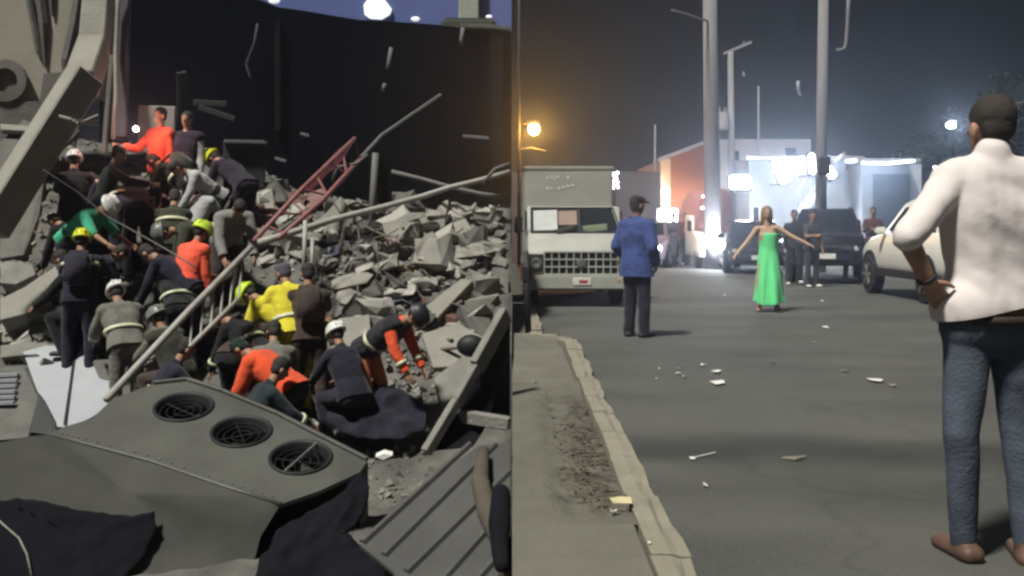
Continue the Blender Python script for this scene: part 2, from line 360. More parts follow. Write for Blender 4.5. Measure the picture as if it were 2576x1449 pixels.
        MB().tube([c0 + q @ Vector((g * 0.095, -0.01, 0 if g else 0)) * s + (-HU * 0.14 * s if g == 0 else Vector((0, 0, 0))) + (HF * 0.04 * s) for g in (-1, 0, 1)], 0.007 * s, 5).build('chin_strap', M_black2, hm)
    if o.get('cap') is not None:
        m8 = MB(); c0 = hc + HU * 0.055 * s; q = HR
        t_ = MB().lathe([(0.088 * s, -0.01 * s), (0.094 * s, 0.02 * s), (0.085 * s, 0.05 * s), (0.05 * s, 0.07 * s), (0, 0.075 * s)], (0, 0, 0), n=16)
        for v in t_.v: v.y *= 1.15
        m8.add([c0 + q @ v for v in t_.v], t_.f)
        pk = [Vector((0.075 * math.cos(a), 0.085 + 0.10 * math.sin(a), 0.0 - 0.012 * math.sin(a))) * s for a in [math.pi * i / 8 for i in range(9)]]
        m8.prism([c0 + q @ p for p in pk], HU * 0.008 * s); m8.build('cap', o['cap'], root, smooth=False)
    if 'stripes' in o:
        for t in o['stripes']:
            cc = J['pel'] + T * 0.53 * s * t; rx, ry = (0.078 + 0.112) * s + 0.03, 0.112 * s + 0.03; n = 24; vs = []
            for h in (-0.022, 0.022):
                for rr in (0.0, 0.008):
                    for j in range(n):
                        a = 2 * math.pi * j / n; vs.append(cc + X * (rx + rr) * math.cos(a) + Fw * (ry + rr) * math.sin(a) + T * h * s)
            fs = []
            for a_, b_ in ((0, 1), (1, 3), (3, 2), (2, 0)):
                fs += [[a_ * n + j, a_ * n + (j + 1) % n, b_ * n + (j + 1) % n, b_ * n + j] for j in range(n)]
            MB().add(vs, fs).build('reflective_stripe', o.get('stripem', M_stripe), root, smooth=True)
        for k in 'LR':
            c0 = J['el' + k].lerp(J['wr' + k], 0.55); d = (J['wr' + k] - J['el' + k]).normalized()
            MB().lathe([(0.05 * s + 0.012, -0.02), (0.058 * s + 0.012, -0.018), (0.058 * s + 0.012, 0.018), (0.05 * s + 0.012, 0.02)], c0, d, 14).build('sleeve_stripe', o.get('stripem', M_stripe), root, smooth=True)
    if 'pack' in o:
        c0 = J['pel'] + T * 0.33 * s - Fw * 0.21 * s; rot = Matrix((X, Fw, T)).transposed()
        bp = MB().box(c0, (0.30 * s, 0.17 * s, 0.42 * s), rot, 0.05, 3).build('backpack', o['pack'], root, smooth=True)
        for g in (-1, 1): MB().tube([c0 + X * g * 0.1 * s + T * 0.2 * s, J['neck'] + X * g * 0.1 * s + T * 0.06 * s, J['neck'] + X * g * 0.11 * s + Fw * 0.14 * s - T * 0.1 * s, J['pel'] + X * g * 0.14 * s + Fw * 0.13 * s + T * 0.15 * s], 0.018 * s, 6).build('strap', o['pack'], bp)
    if 'lamp' in o:
        lb = MB().lathe([(0.03, 0), (0.035, 0.015), (0.0, 0.02)], o['lamp'], (0, -1, 0), 12).build('headlamp', emis('headlamp_glow', (1, 0.9, 0.85), 40), root)
        d_ = bpy.data.lights.new('headlamp_light', 'POINT'); d_.energy = 9; d_.color = (1, 0.45, 0.35); d_.shadow_soft_size = 0.05
        l_ = bpy.data.objects.new('headlamp_light', d_); C.objects.link(l_); l_.parent = root; l_.location = Vector(o['lamp']) + Vector((0.02, -0.12, 0)) - ORG[root.name]
    return root
M_stripe = mat('reflective_band', (0.5, 0.52, 0.36), 0.4, col2=(0.4, 0.42, 0.3))
# ------------------------------------------------------------------ the setting: ground, road, sidewalk, heap
TAB = [(2.0, -0.8), (7.9, -0.8), (9.0, -1.5), (10.5, -1.32), (11.5, -0.9), (12.5, -0.3), (13.5, 0.42), (14.5, 1.1), (15.5, 1.66), (17, 2.2), (19, 2.9), (23, 3.0)]
CREST = [(450, 3.0), (620, 2.3), (760, 1.72), (1000, 1.62), (1288, 1.55)]
def hz0(x, y):
    u = U0 + x / y * F; z = lerp_tab(TAB, y); c = lerp_tab(CREST, u)
    return z if z < c else c - 0.18 * (z - c)
def hz(x, y):
    q = Vector((x * 0.9, y * 0.9, 0.3))
    return hz0(x, y) + 0.16 * noise.noise(q) + 0.08 * noise.noise(q * 2.7) + 0.04 * noise.noise(q * 6)

gm = MB(); S = 420
gm.add([(-S, -60, -2.0), (S, -60, -2.0), (S, S, -2.0), (-S, S, -2.0)], [[0, 1, 2, 3]]).build('ground', mat('earth', (0.07, 0.065, 0.055), 0.95, col2=(0.04, 0.038, 0.032), vs_=0.8), kind='structure')
# rubble terrain
nx, ny = 110, 150; hv = []; hf = []
for j in range(ny + 1):
    y = 2.2 + 20.8 * j / ny
    for i in range(nx + 1):
        x = -0.012 - 13.5 * (1 - i / nx) ** 1.0
        hv.append((x, y, hz(x, y)))
for j in range(ny):
    for i in range(nx): a = j * (nx + 1) + i; hf.append([a, a + 1, a + nx + 2, a + nx + 1])
k = len(hv)
for j in range(ny + 1): hv.append((-0.012, 2.2 + 20.8 * j / ny, -2.05))       # right flank down to the ground
for j in range(ny): a = j * (nx + 1) + nx; hf.append([a, k + j, k + j + 1, a + nx + 1])
MB().add(hv, hf).build('rubble_terrain', M_heap, smooth=True, kind='structure')
# road slab with slight camber noise
rv = []; rf = []
ys = [-6 + 0.5 * i for i in range(90)] + [39 + 6 * i for i in range(30)]
xs = [0.60, 1.2, 2, 3, 4, 5, 6, 7, 8, 10, 13, 18, 26, 40]
for y in ys:
    for x in xs: rv.append((x, y, 0.012 * noise.noise(Vector((x * 0.5, y * 0.3, 0)))))
for j in range(len(ys) - 1):
    for i in range(len(xs) - 1): a = j * len(xs) + i; rf.append([a, a + 1, a + len(xs) + 1, a + len(xs)])
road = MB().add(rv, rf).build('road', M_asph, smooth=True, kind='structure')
# asphalt: worn, oily streaks and a cast-shadow band painted dark across the carriageway
m = M_asph; n = m.node_tree.nodes; l = m.node_tree.links; b = n['Principled BSDF']
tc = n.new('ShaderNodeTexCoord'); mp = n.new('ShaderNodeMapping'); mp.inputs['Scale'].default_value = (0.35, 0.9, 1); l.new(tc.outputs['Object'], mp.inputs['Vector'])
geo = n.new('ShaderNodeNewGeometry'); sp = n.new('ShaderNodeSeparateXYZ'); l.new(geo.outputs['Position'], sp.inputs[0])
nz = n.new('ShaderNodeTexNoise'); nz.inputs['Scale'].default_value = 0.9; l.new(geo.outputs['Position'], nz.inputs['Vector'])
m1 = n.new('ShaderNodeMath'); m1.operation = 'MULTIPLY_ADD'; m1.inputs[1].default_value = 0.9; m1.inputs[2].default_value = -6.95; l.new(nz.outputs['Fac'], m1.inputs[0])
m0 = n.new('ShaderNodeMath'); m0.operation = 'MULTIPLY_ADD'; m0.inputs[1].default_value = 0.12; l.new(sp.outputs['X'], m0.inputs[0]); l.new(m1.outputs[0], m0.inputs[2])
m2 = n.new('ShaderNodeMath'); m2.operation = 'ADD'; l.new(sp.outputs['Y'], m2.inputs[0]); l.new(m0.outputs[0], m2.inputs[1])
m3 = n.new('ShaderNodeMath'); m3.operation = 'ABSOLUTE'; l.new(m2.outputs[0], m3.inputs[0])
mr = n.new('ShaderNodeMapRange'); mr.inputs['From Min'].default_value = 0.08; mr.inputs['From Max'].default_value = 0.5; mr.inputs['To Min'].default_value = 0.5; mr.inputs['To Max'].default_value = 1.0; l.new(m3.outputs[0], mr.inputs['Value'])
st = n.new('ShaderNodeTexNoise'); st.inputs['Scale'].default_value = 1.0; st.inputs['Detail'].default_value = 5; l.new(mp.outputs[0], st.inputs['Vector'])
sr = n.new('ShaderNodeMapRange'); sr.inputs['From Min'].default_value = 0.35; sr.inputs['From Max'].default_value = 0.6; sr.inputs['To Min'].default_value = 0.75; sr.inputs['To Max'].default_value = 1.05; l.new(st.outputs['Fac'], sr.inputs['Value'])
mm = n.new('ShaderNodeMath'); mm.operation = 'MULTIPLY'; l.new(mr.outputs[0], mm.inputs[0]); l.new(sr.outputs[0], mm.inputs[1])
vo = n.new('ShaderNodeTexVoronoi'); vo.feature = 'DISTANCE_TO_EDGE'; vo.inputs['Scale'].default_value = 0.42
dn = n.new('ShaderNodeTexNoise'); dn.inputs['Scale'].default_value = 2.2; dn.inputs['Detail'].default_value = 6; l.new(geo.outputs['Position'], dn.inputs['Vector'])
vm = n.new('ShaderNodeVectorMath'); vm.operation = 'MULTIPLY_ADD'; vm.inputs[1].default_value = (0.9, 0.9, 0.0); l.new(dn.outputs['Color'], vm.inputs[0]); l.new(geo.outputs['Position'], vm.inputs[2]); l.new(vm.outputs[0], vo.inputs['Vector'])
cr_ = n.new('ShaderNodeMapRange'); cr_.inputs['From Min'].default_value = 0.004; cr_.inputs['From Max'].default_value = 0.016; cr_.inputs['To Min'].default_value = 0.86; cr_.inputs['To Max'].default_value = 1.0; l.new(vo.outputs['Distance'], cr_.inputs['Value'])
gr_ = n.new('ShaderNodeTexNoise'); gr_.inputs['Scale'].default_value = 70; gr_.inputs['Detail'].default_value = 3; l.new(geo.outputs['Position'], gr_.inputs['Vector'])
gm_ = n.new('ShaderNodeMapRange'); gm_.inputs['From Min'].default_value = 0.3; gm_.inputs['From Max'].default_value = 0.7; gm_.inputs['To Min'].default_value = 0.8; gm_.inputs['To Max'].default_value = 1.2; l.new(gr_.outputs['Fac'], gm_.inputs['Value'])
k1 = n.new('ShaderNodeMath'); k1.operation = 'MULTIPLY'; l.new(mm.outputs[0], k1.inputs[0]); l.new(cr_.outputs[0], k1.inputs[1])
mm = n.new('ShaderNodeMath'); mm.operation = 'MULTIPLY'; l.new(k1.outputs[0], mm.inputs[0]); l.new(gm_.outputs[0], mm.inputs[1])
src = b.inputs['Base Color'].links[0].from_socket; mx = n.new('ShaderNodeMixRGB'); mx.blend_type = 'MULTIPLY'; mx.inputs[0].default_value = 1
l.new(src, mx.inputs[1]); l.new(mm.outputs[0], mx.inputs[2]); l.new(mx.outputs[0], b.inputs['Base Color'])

# sidewalk: base, slabs, soil bed, kerb stones
walk = MB().box((0.262, 4.0, -0.98), (0.522, 15.4, 2.04)).build('sidewalk', M_walk, kind='structure')
ORG[walk.name] = ORG[walk.name]
def slab(x0, x1, y0, y1, z0, z1, m_, tilt=0.0):
    mb = MB(); mb.box(((x0 + x1) / 2, (y0 + y1) / 2, (z0 + z1) / 2), (x1 - x0 - 0.012, y1 - y0 - 0.015, z1 - z0), Matrix.Rotation(tilt, 3, 'X'), 0.008)
    return mb.build('slab', m_, walk)
slab(0.004, 0.527, 1.4, 3.0, 0.03, 0.118, M_walk); slab(0.004, 0.527, 3.0, 4.35, 0.03, 0.12, M_walk, 0.004)
slab(0.004, 0.527, 8.2, 9.4, 0.03, 0.121, M_walk); slab(0.004, 0.527, 9.4, 10.6, 0.03, 0.115, M_walk); slab(0.004, 0.50, 10.6, 11.7, 0.03, 0.118, M_walk)
sv = []; sf = []; a_, b_ = 16, 110
def soil_z(x, y):
    e = min(1, max(0, (x - 0.17 + 0.07 * noise.noise(Vector((y * 2.3, 4, 0)))) / 0.1)) * min(1, max(0, (y - 4.45 + 0.2 * noise.noise(Vector((x * 9, 1, 0)))) / 0.25)) * min(1, max(0, (7.95 - y) / 0.4))
    return 0.119 - 0.034 * e + e * (0.020 * noise.noise(Vector((x * 9, y * 5, 0))) + 0.012 * noise.noise(Vector((x * 30, y * 20, 3)))), e
for j in range(b_ + 1):
    for i in range(a_ + 1):
        x = 0.004 + 0.528 * i / a_; y = 4.345 + 3.86 * j / b_; sv.append((x, y, soil_z(x, y)[0]))
for j in range(b_):
    for i in range(a_): q = j * (a_ + 1) + i; sf.append([q, q + 1, q + a_ + 2, q + a_ + 1])
M_bed = mat('worn_bed', (0.125, 0.12, 0.094), 0.93, col2=(0.078, 0.075, 0.06), vs_=2.6, bump=0.5, bs=45)
n = M_bed.node_tree.nodes; l = M_bed.node_tree.links; b = n['Principled BSDF']
geo = n.new('ShaderNodeNewGeometry'); sp = n.new('ShaderNodeSeparateXYZ'); l.new(geo.outputs['Position'], sp.inputs[0])
nz = n.new('ShaderNodeTexNoise'); nz.inputs['Scale'].default_value = 7; nz.inputs['Detail'].default_value = 8; nz.inputs['Roughness'].default_value = 0.7; l.new(geo.outputs['Position'], nz.inputs['Vector'])
def mth(op, a, bb, c=None):
    k = n.new('ShaderNodeMath'); k.operation = op
    for q, v in enumerate((a, bb, c)):
        if v is None: continue
        if isinstance(v, (int, float)): k.inputs[q].default_value = v
        else: l.new(v, k.inputs[q])
    return k.outputs[0]
fx = mth('MULTIPLY_ADD', sp.outputs['X'], 4.4, -0.9); fn = mth('MULTIPLY_ADD', nz.outputs['Fac'], 4.6, -2.3); f1 = mth('ADD', fx, fn)
fy = mth('SUBTRACT', 1.75, mth('ABSOLUTE', mth('SUBTRACT', sp.outputs['Y'], 6.15), 0)); fy2 = mth('MINIMUM', mth('MULTIPLY', fy, 2.2), 1.0)
fac = mth('MULTIPLY', f1, fy2); cl_ = n.new('ShaderNodeClamp'); l.new(fac, cl_.inputs['Value'])
so = n.new('ShaderNodeValToRGB'); so.color_ramp.elements[0].color = (0.022, 0.019, 0.015, 1); so.color_ramp.elements[1].color = (0.10, 0.093, 0.072, 1); so.color_ramp.elements[0].position = 0.35; so.color_ramp.elements[1].position = 0.65
n3 = n.new('ShaderNodeTexNoise'); n3.inputs['Scale'].default_value = 16; n3.inputs['Detail'].default_value = 6; l.new(geo.outputs['Position'], n3.inputs['Vector']); l.new(n3.outputs['Fac'], so.inputs['Fac'])
mx = n.new('ShaderNodeMixRGB'); l.new(cl_.outputs[0], mx.inputs[0]); l.new(b.inputs['Base Color'].links[0].from_socket, mx.inputs[1]); l.new(so.outputs[0], mx.inputs[2]); l.new(mx.outputs[0], b.inputs['Base Color'])
MB().add(sv, sf).build('soil_bed', M_bed, smooth=True, kind='structure')
lv = MB()
for i in range(1500):
    x = random.uniform(0.19, 0.52); y = random.triangular(4.4, 7.9, 5.0); r = random.uniform(0.004, 0.012)
    if noise.noise(Vector((x * 4, y * 2.2, 5))) < 0.0 or random.random() > (x - 0.16) * 3.2: continue
    z = soil_z(x, y)[0] + 0.006; a = random.uniform(0, 6.28); t = random.uniform(-0.6, 0.6)
    d1 = Vector((math.cos(a), math.sin(a), t * 0.5)) * r * 1.6; d2 = Vector((-math.sin(a), math.cos(a), t)) * r * 0.8; c = Vector((x, y, z))
    lv.add([c - d1, c - d2, c + d1 + Vector((0, 0, r * 0.5)), c + d2], [[0, 1, 2, 3]])
lv.build('leaf_litter', mat('dry_leaves', (0.12, 0.105, 0.075), 0.9, col2=(0.035, 0.03, 0.022), vs_=60), label='dry brown leaf litter on the soil beside the kerb', cat='leaf litter', kind='stuff')
kerb = MB().box((0.595, 4.0, -0.30), (0.11, 15.0, 0.5)).build('kerb', M_kerb, kind='structure')
def kstone(cx, cy, ln, ang, hgt):
    b2 = bmesh.new(); bmesh.ops.create_cube(b2, size=1)
    bmesh.ops.subdivide_edges(b2, edges=b2.edges[:], cuts=3, use_grid_fill=True)
    for v in b2.verts:
        v.co = Vector((v.co.x * 0.150, v.co.y * ln, v.co.z * 0.24))
        e = noise.noise(Vector((v.co.x * 5 + cx, (v.co.y + cy) * 2.6, v.co.z * 6)))
        if v.co.x > 0.02: v.co.x += 0.030 * e; v.co.z -= 0.010 + 0.02 * max(0, -e)
        v.co.z += 0.006 * noise.noise(Vector((v.co.x * 14, (v.co.y + cy) * 9, 2)))
    bmesh.ops.transform(b2, matrix=Matrix.Translation((cx, cy, hgt - 0.12)) @ Matrix.Rotation(ang, 4, 'Z'), verts=b2.verts)
    MB().bm(b2).build('kerb_stone', M_kerb, kerb, smooth=False)
y = 1.2
while y < 10.9:
    L = random.uniform(0.55, 1.0); kstone(0.602 + 0.004 * (y - 4) + random.uniform(-0.012, 0.012), y + L / 2, L - 0.012, random.uniform(-0.015, 0.015), 0.125 + random.uniform(-0.006, 0.008)); y += L
for cx, cy, an in ((0.60, 11.18, 0.25), (0.50, 11.58, 0.75), (0.33, 11.78, 1.35), (0.13, 11.84, 1.5)): kstone(cx, cy, 0.42, an, 0.12)
for i in range(5): kstone(0.29 + 0.01 * (i % 2), 12.35 + 0.78 * i, 0.76, 0.0, 0.09)
MB().add([(0.002, 11.9, 0.06), (0.215, 11.9, 0.06), (0.215, 17, 0.06), (0.002, 17, 0.06), (0.002, 11.9, -2.0), (0.215, 11.9, -2.0), (0.215, 17, -2.0), (0.002, 17, -2.0)], [[0, 1, 2, 3], [0, 1, 5, 4], [1, 2, 6, 5], [2, 3, 7, 6], [3, 0, 4, 7]]).build('verge', M_soil, kind='structure')
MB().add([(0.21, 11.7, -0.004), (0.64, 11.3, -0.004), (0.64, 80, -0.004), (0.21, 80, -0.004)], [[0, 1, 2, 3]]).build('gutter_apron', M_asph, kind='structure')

# low sheet-metal site fence between sidewalk and ruin (runs along the line of sight)
fr = thing('site_fence', (-0.02, 12, 0), 'rusty low sheet metal fence between rubble heap and sidewalk', 'fence')
for i in range(5):
    y0 = 9.6 + 2.0 * i; y1 = y0 + 1.98; t0, t1 = max(0.05, hz0(-0.05, y0)) + 0.12, max(0.05, hz0(-0.05, y1)) + 0.14
    MB().prism([(-0.010, y0, -2.0), (-0.010, y1, -2.0), (-0.010, y1, t1), (-0.010, y0, t0)], (0.007, 0, 0)).build('panel', M_conc3, fr)
    MB().box((-0.035, y1, t1 / 2 - 1.0), (0.03, 0.05, t1 + 2.0)).build('post', M_darkm, fr)
# ------------------------------------------------------------------ buildings at the end of the street
def point_light(name, p, col, watt, parent=None, r=0.15):
    d = bpy.data.lights.new(name, 'POINT'); d.energy = watt; d.color = col; d.shadow_soft_size = r
    o = bpy.data.objects.new(name, d); C.objects.link(o)
    if parent is not None: o.parent = parent; o.location = Vector(p) - ORG[parent.name]
    else: o.location = p
    return o
M_wht = mat('white_render', (0.34, 0.37, 0.42), 0.85, col2=(0.22, 0.245, 0.28), vs_=1.2, bump=0.2, bs=10)
M_grey = mat('grey_render', (0.30, 0.30, 0.34), 0.9, col2=(0.22, 0.22, 0.25), vs_=0.8)
M_org = mat('orange_render', (0.34, 0.15, 0.085), 0.9, col2=(0.27, 0.12, 0.07), vs_=0.7)
M_brown = mat('brown_render', (0.09, 0.075, 0.08), 0.9, col2=(0.065, 0.055, 0.06), vs_=0.7)
M_shut = mat('roller_shutter', (0.14, 0.17, 0.22), 0.6, col2=(0.10, 0.125, 0.16))
M_glassd = mat('dark_glass', (0.012, 0.016, 0.02), 0.08, spec=0.6)
M_trim = mat('white_trim', (0.7, 0.68, 0.62), 0.8)
E_flood = emis('floodlight_glow', (0.88, 0.94, 1.0), 14.0)
E_strip = emis('lamp_tube_glow', (0.85, 0.93, 1.0), 4.5)

def wallbox(u0, u1, vt, y, dep, z0=-0.3):
    a = P(u0, vt, y); b_ = P(u1, vt, y); return MB().prism([(a.x, y, z0), (b_.x, y, z0), (b_.x, y, a.z), (a.x, y, a.z)], (0, dep, 0))
# white corner building
YB = 38.0
wb = thing('white_building', (P(2100, 560, YB).x, YB, 0), 'white floodlit building with roller door and outside stair at street end', 'building')
wallbox(1884, 2168, 402, YB, 9).build('wall', M_wht, wb)
wallbox(2168, 2318, 412, YB - 1.2, 10).build('porch_wall', M_wht, wb)
wallbox(2196, 2288, 438, YB - 1.215, 0.012, 0.0).build('door', M_shut, wb)
for i in range(12):
    v = 446 + i * 15; a = P(2197, v, YB - 1.22); b2 = P(2287, v, YB - 1.22)
    MB().beam(a, b2, 0.02, 0.035).build('door_slat', M_shut, wb)
a, b2 = P(2160, 408, YB - 2.2), P(2300, 408, YB - 2.2)
rf = MB().box(((a.x + b2.x) / 2, YB - 1.4, a.z + 0.08), (b2.x - a.x + 0.3, 2.1, 0.14), Matrix.Rotation(0.03, 3, 'X'), 0.02).build('canopy', M_wht, wb)
MB().beam(P(2168, 410, YB - 2.48), P(2232, 412, YB - 2.48), 0.05, 0.05).build('lamp_tube', E_strip, rf); MB().beam(P(2236, 411, YB - 2.48), P(2300, 405, YB - 2.48), 0.05, 0.06).build('lamp_tube', E_strip, rf)
point_light('canopy_light', P(2240, 425, YB - 2.3), (0.7, 0.84, 1), 22, wb)
a = P(2018, 392, YB - 0.3); MB().prism([P(1876, 402, YB - 0.35), P(2176, 402, YB - 0.35), P(2176, 392, YB - 0.35), P(1876, 392, YB - 0.35)], (0, 1.0, 0)).build('parapet', M_grey, wb)
for u in (1902, 1922):
    wn = wallbox(u - 8, u + 8, 522, YB - 0.02, 0.03, P(0, 566, YB).z).build('window', M_glassd, wb)
    MB().beam(P(u - 9, 568, YB - 0.05), P(u + 9, 568, YB - 0.05), 0.1, 0.05).build('sill', M_trim, wn)
    for q in (-9, 9): MB().beam(P(u + q, 520, YB - 0.04), P(u + q, 568, YB - 0.04), 0.05, 0.05).build('frame', M_trim, wn)
st = MB(); st.beam(P(2008, 540, YB - 1.0), P(2062, 470, YB - 1.0), 0.9, 0.16).build('stair', M_wht, wb)
for i in range(5): p0 = P(2008 + 13 * i, 540 - 17 * i, YB - 1.4); MB().tube([p0, p0 + Vector((0, 0, 0.9))], 0.02, 6).build('baluster', M_steel, wb)
MB().tube([P(2008, 540, YB - 1.4) + Vector((0, 0, 0.9)), P(2062, 470, YB - 1.4) + Vector((0, 0, 0.9))], 0.03, 6).build('handrail', M_steel, wb)
g = wallbox(1796, 2040, 350, 45, 8).build('grey_building', M_grey); tag(g, 'grey flat roofed building rising behind the white building', 'building')
for u, v in ((1845, 392), (1990, 385)): MB().prism([P(u - 14, v - 12, 44.97), P(u + 14, v - 12, 44.97), P(u + 14, v + 12, 44.97), P(u - 14, v + 12, 44.97)], (0, 0.02, 0)).build('window', M_glassd, g)
# floodlights on the building front
def flood(u, v, wpx, hpx, y, tilt, label, watt):
    c = P(u, v, y); wd, ht = wpx / F * y, hpx / F * y; rot = Matrix.Rotation(tilt, 3, 'Y') @ Matrix.Rotation(R(-14), 3, 'X')
    t = thing('floodlight', c - Vector((0, 0, ht / 2)), label, 'floodlight', None)
    MB().box(c + rot @ Vector((0, 0.10, 0)), (wd + 0.1, 0.16, ht + 0.1), rot, 0.02).build('housing', M_darkm, t)
    MB().box(c, (wd, 0.10, ht), rot, min(wd, ht) * 0.42, 4).build('lens', E_flood, t, smooth=True)
    MB().tube([c + rot @ Vector((0, 0.15, -ht / 2)), c + Vector((0, 1.6, -ht / 2))], 0.04, 6).build('bracket', M_steel, t)
    point_light('flood_light', c + Vector((0, -0.5, 0)), (0.86, 0.92, 1), watt, t, 0.3)
flood(1862, 458, 52, 34, YB - 1.6, 0, 'wide bright floodlight above the red topped truck', 200)
flood(1967, 430, 32, 62, YB - 1.6, R(-22), 'tilted oblong floodlight on the white building front', 200)
flood(2043, 412, 14, 52, YB - 1.6, 0, 'narrow upright floodlight just beside the concrete pole', 90)
flood(2087, 430, 20, 40, YB - 1.6, R(-30), 'small leaning floodlight right behind the concrete pole', 35)
# satellite dish on the wall right of the pole
dt = thing('satellite_dish', P(2115, 420, YB - 1), 'pale satellite dish on the white building above the stair', 'dish')
MB().lathe([(0.0, 0.0), (0.14, 0.015), (0.25, 0.055), (0.33, 0.11), (0.32, 0.12), (0.24, 0.07), (0.13, 0.03), (0, 0.012)], P(2118, 402, YB - 1.2), (-0.5, 0.3, 0.6), 18).build('dish', M_grey, dt, smooth=True)
MB().tube([P(2122, 400, YB - 1.15), P(2130, 412, YB - 0.8), P(2130, 425, YB)], 0.03, 6).build('arm', M_steel, dt)
# orange house
YO = 46.0
ob = thing('orange_house', (P(1730, 560, YO).x, YO, 0), 'orange house with sloping roofline and pale corner trim', 'building')
MB().prism([P(1664, 402, YO), P(1800, 348, YO), (P(1800, 0, YO).x, YO, -0.3), (P(1664, 0, YO).x, YO, -0.3)], (0, 9, 0)).build('wall', M_org, ob)
MB().beam(P(1654, 404, YO - 0.2), P(1806, 345, YO - 0.2), 0.7, 0.16).build('roof', M_grey, ob)
wallbox(1662, 1687, 400, YO - 0.06, 0.2).build('corner_trim', M_trim, ob)
wallbox(1690, 1790, 536, YO - 3.2, 2.6).build('garage', mat('garage_grey', (0.06, 0.055, 0.07), 0.9), ob)
wl = MB().lathe([(0.05, 0), (0.16, 0.08), (0.18, 0.3), (0.1, 0.42), (0, 0.44)], P(1675, 496, YO - 0.6), (0, 0, 1), 12).build('wall_lamp', emis('warm_wall_lamp', (1, 0.75, 0.5), 8), ob, smooth=True)
point_light('wall_lamp_light', P(1676, 488, YO - 1.0), (1, 0.6, 0.3), 60, ob)
ls = thing('lit_shop_window', P(1679, 556, YO - 3.6), 'small blazing white lit kiosk window below the orange house', 'window')
MB().box(P(1679, 543, YO - 3.6), (0.75, 0.25, 0.52), None, 0.02).build('pane', E_flood, ls)
MB().box(P(1679, 543, YO - 3.48), (0.9, 0.2, 0.66), None, 0.02).build('frame', M_grey, ls)
# low brown wall / shed behind the van
lw = wallbox(1230, 1662, 432, 43, 4).build('brown_wall', M_brown); tag(lw, 'long brown plastered wall behind the white van', 'wall')
# small white lit figure-like lamp cluster above the van's rear
lc = thing('lamp_cluster', P(1546, 478, 40), 'cluster of small white lamps shining above the van roof edge', 'lamp')
E_dot = emis('lamp_dot_glow', (0.9, 0.95, 1), 7)
for du, dv, r in ((-6, -38, 3.5), (0, -34, 5), (7, -39, 3.5), (3, -26, 4), (-2, -18, 3), (8, -16, 2.5), (-4, -8, 3), (7, -7, 3), (-8, -27, 2), (-3, 0, 2), (9, -2, 2)):
    MB().ell(P(1546 + du, 474 + dv, 40), (r / F * 40,) * 3, None, 8, 6).build('bulb', E_dot, lc, smooth=True)
MB().tube([P(1546, 482, 40.2), P(1546, 432, 40.2)], 0.05, 6).build('stand', M_darkm, lc)
MB().tube([P(1546, 480, 40.2), (P(1546, 480, 40.2).x, 40.2, 0)], 0.05, 6).build('mast', M_darkm, lc)
# dark mass of a house on the right
db = wallbox(2330, 2900, 420, 48, 8).build('dark_house', mat('dark_wall', (0.02, 0.02, 0.028), 0.9)); tag(db, 'dark unlit house behind the man in the pale shirt', 'building')
for u, v in ((2352, 421), (2366, 420)):
    MB().box(P(u, v, 47.8), (0.16, 0.1, 0.14), None, 0.02).build('lit_sign', emis('dim_sign', (0.8, 0.85, 1), 1.5), db)

M_leaf = mat('night_foliage', (0.03, 0.04, 0.028), 0.9, spec=0.1, col2=(0.015, 0.02, 0.015), vs_=2)
M_bark = mat('bark', (0.04, 0.032, 0.026), 0.95)
def tree(u, y, h, rad, label, seed):
    rn = random.Random(seed); x = P(u, 560, y).x; t = thing('tree', (x, y, 0), label, 'tree'); tops = []
    tk_ = MB().tube([(x, y, -0.1), (x + 0.1, y, h * 0.3), (x - 0.05, y + 0.1, h * 0.6)], [0.2, 0.15, 0.09], 9).build('trunk', M_bark, t, smooth=True)
    for i in range(9):
        a = rn.uniform(0, 6.28); b0 = Vector((x, y, h * rn.uniform(0.3, 0.6))); e = b0 + Vector((math.cos(a) * rad * rn.uniform(0.4, 0.95), math.sin(a) * rad * rn.uniform(0.4, 0.9), h * rn.uniform(0.08, 0.42)))
        MB().tube([b0, b0.lerp(e, 0.5) + Vector((0, 0, 0.12)), e], [0.07, 0.045, 0.02], 6).build('limb', M_bark, tk_); tops.append(e)
    cm = MB()
    for e in tops + [Vector((x, y, h * 0.8))]:
        cr_ = rad * rn.uniform(0.35, 0.6)
        for k in range(260):
            d = Vector((rn.gauss(0, 1), rn.gauss(0, 1), rn.gauss(0, 0.8))); d = d.normalized() * cr_ * rn.random() ** 0.45; c = e + d; r_ = rn.uniform(0.07, 0.16)
            q = Matrix.Rotation(rn.uniform(0, 6.28), 3, Vector((rn.gauss(0, 1), rn.gauss(0, 1), rn.gauss(0, 1))).normalized())
            cm.add([c + q @ Vector(p) * r_ for p in ((-1, 0, 0), (0, -0.5, 0.1), (1, 0, 0), (0, 0.5, 0.1))], [[0, 1, 2, 3]])
    o = cm.build('crown', M_leaf, t); return t
tree(2455, 46, 7.0, 2.0, 'dark leafy tree rising behind the head of the man in the shirt', 3)
tree(2560, 47, 8.6, 2.4, 'taller dark tree beyond the unlit house', 5)
tree(2350, 49, 6.2, 1.8, 'low dark tree beside the floodlit canopy', 8)
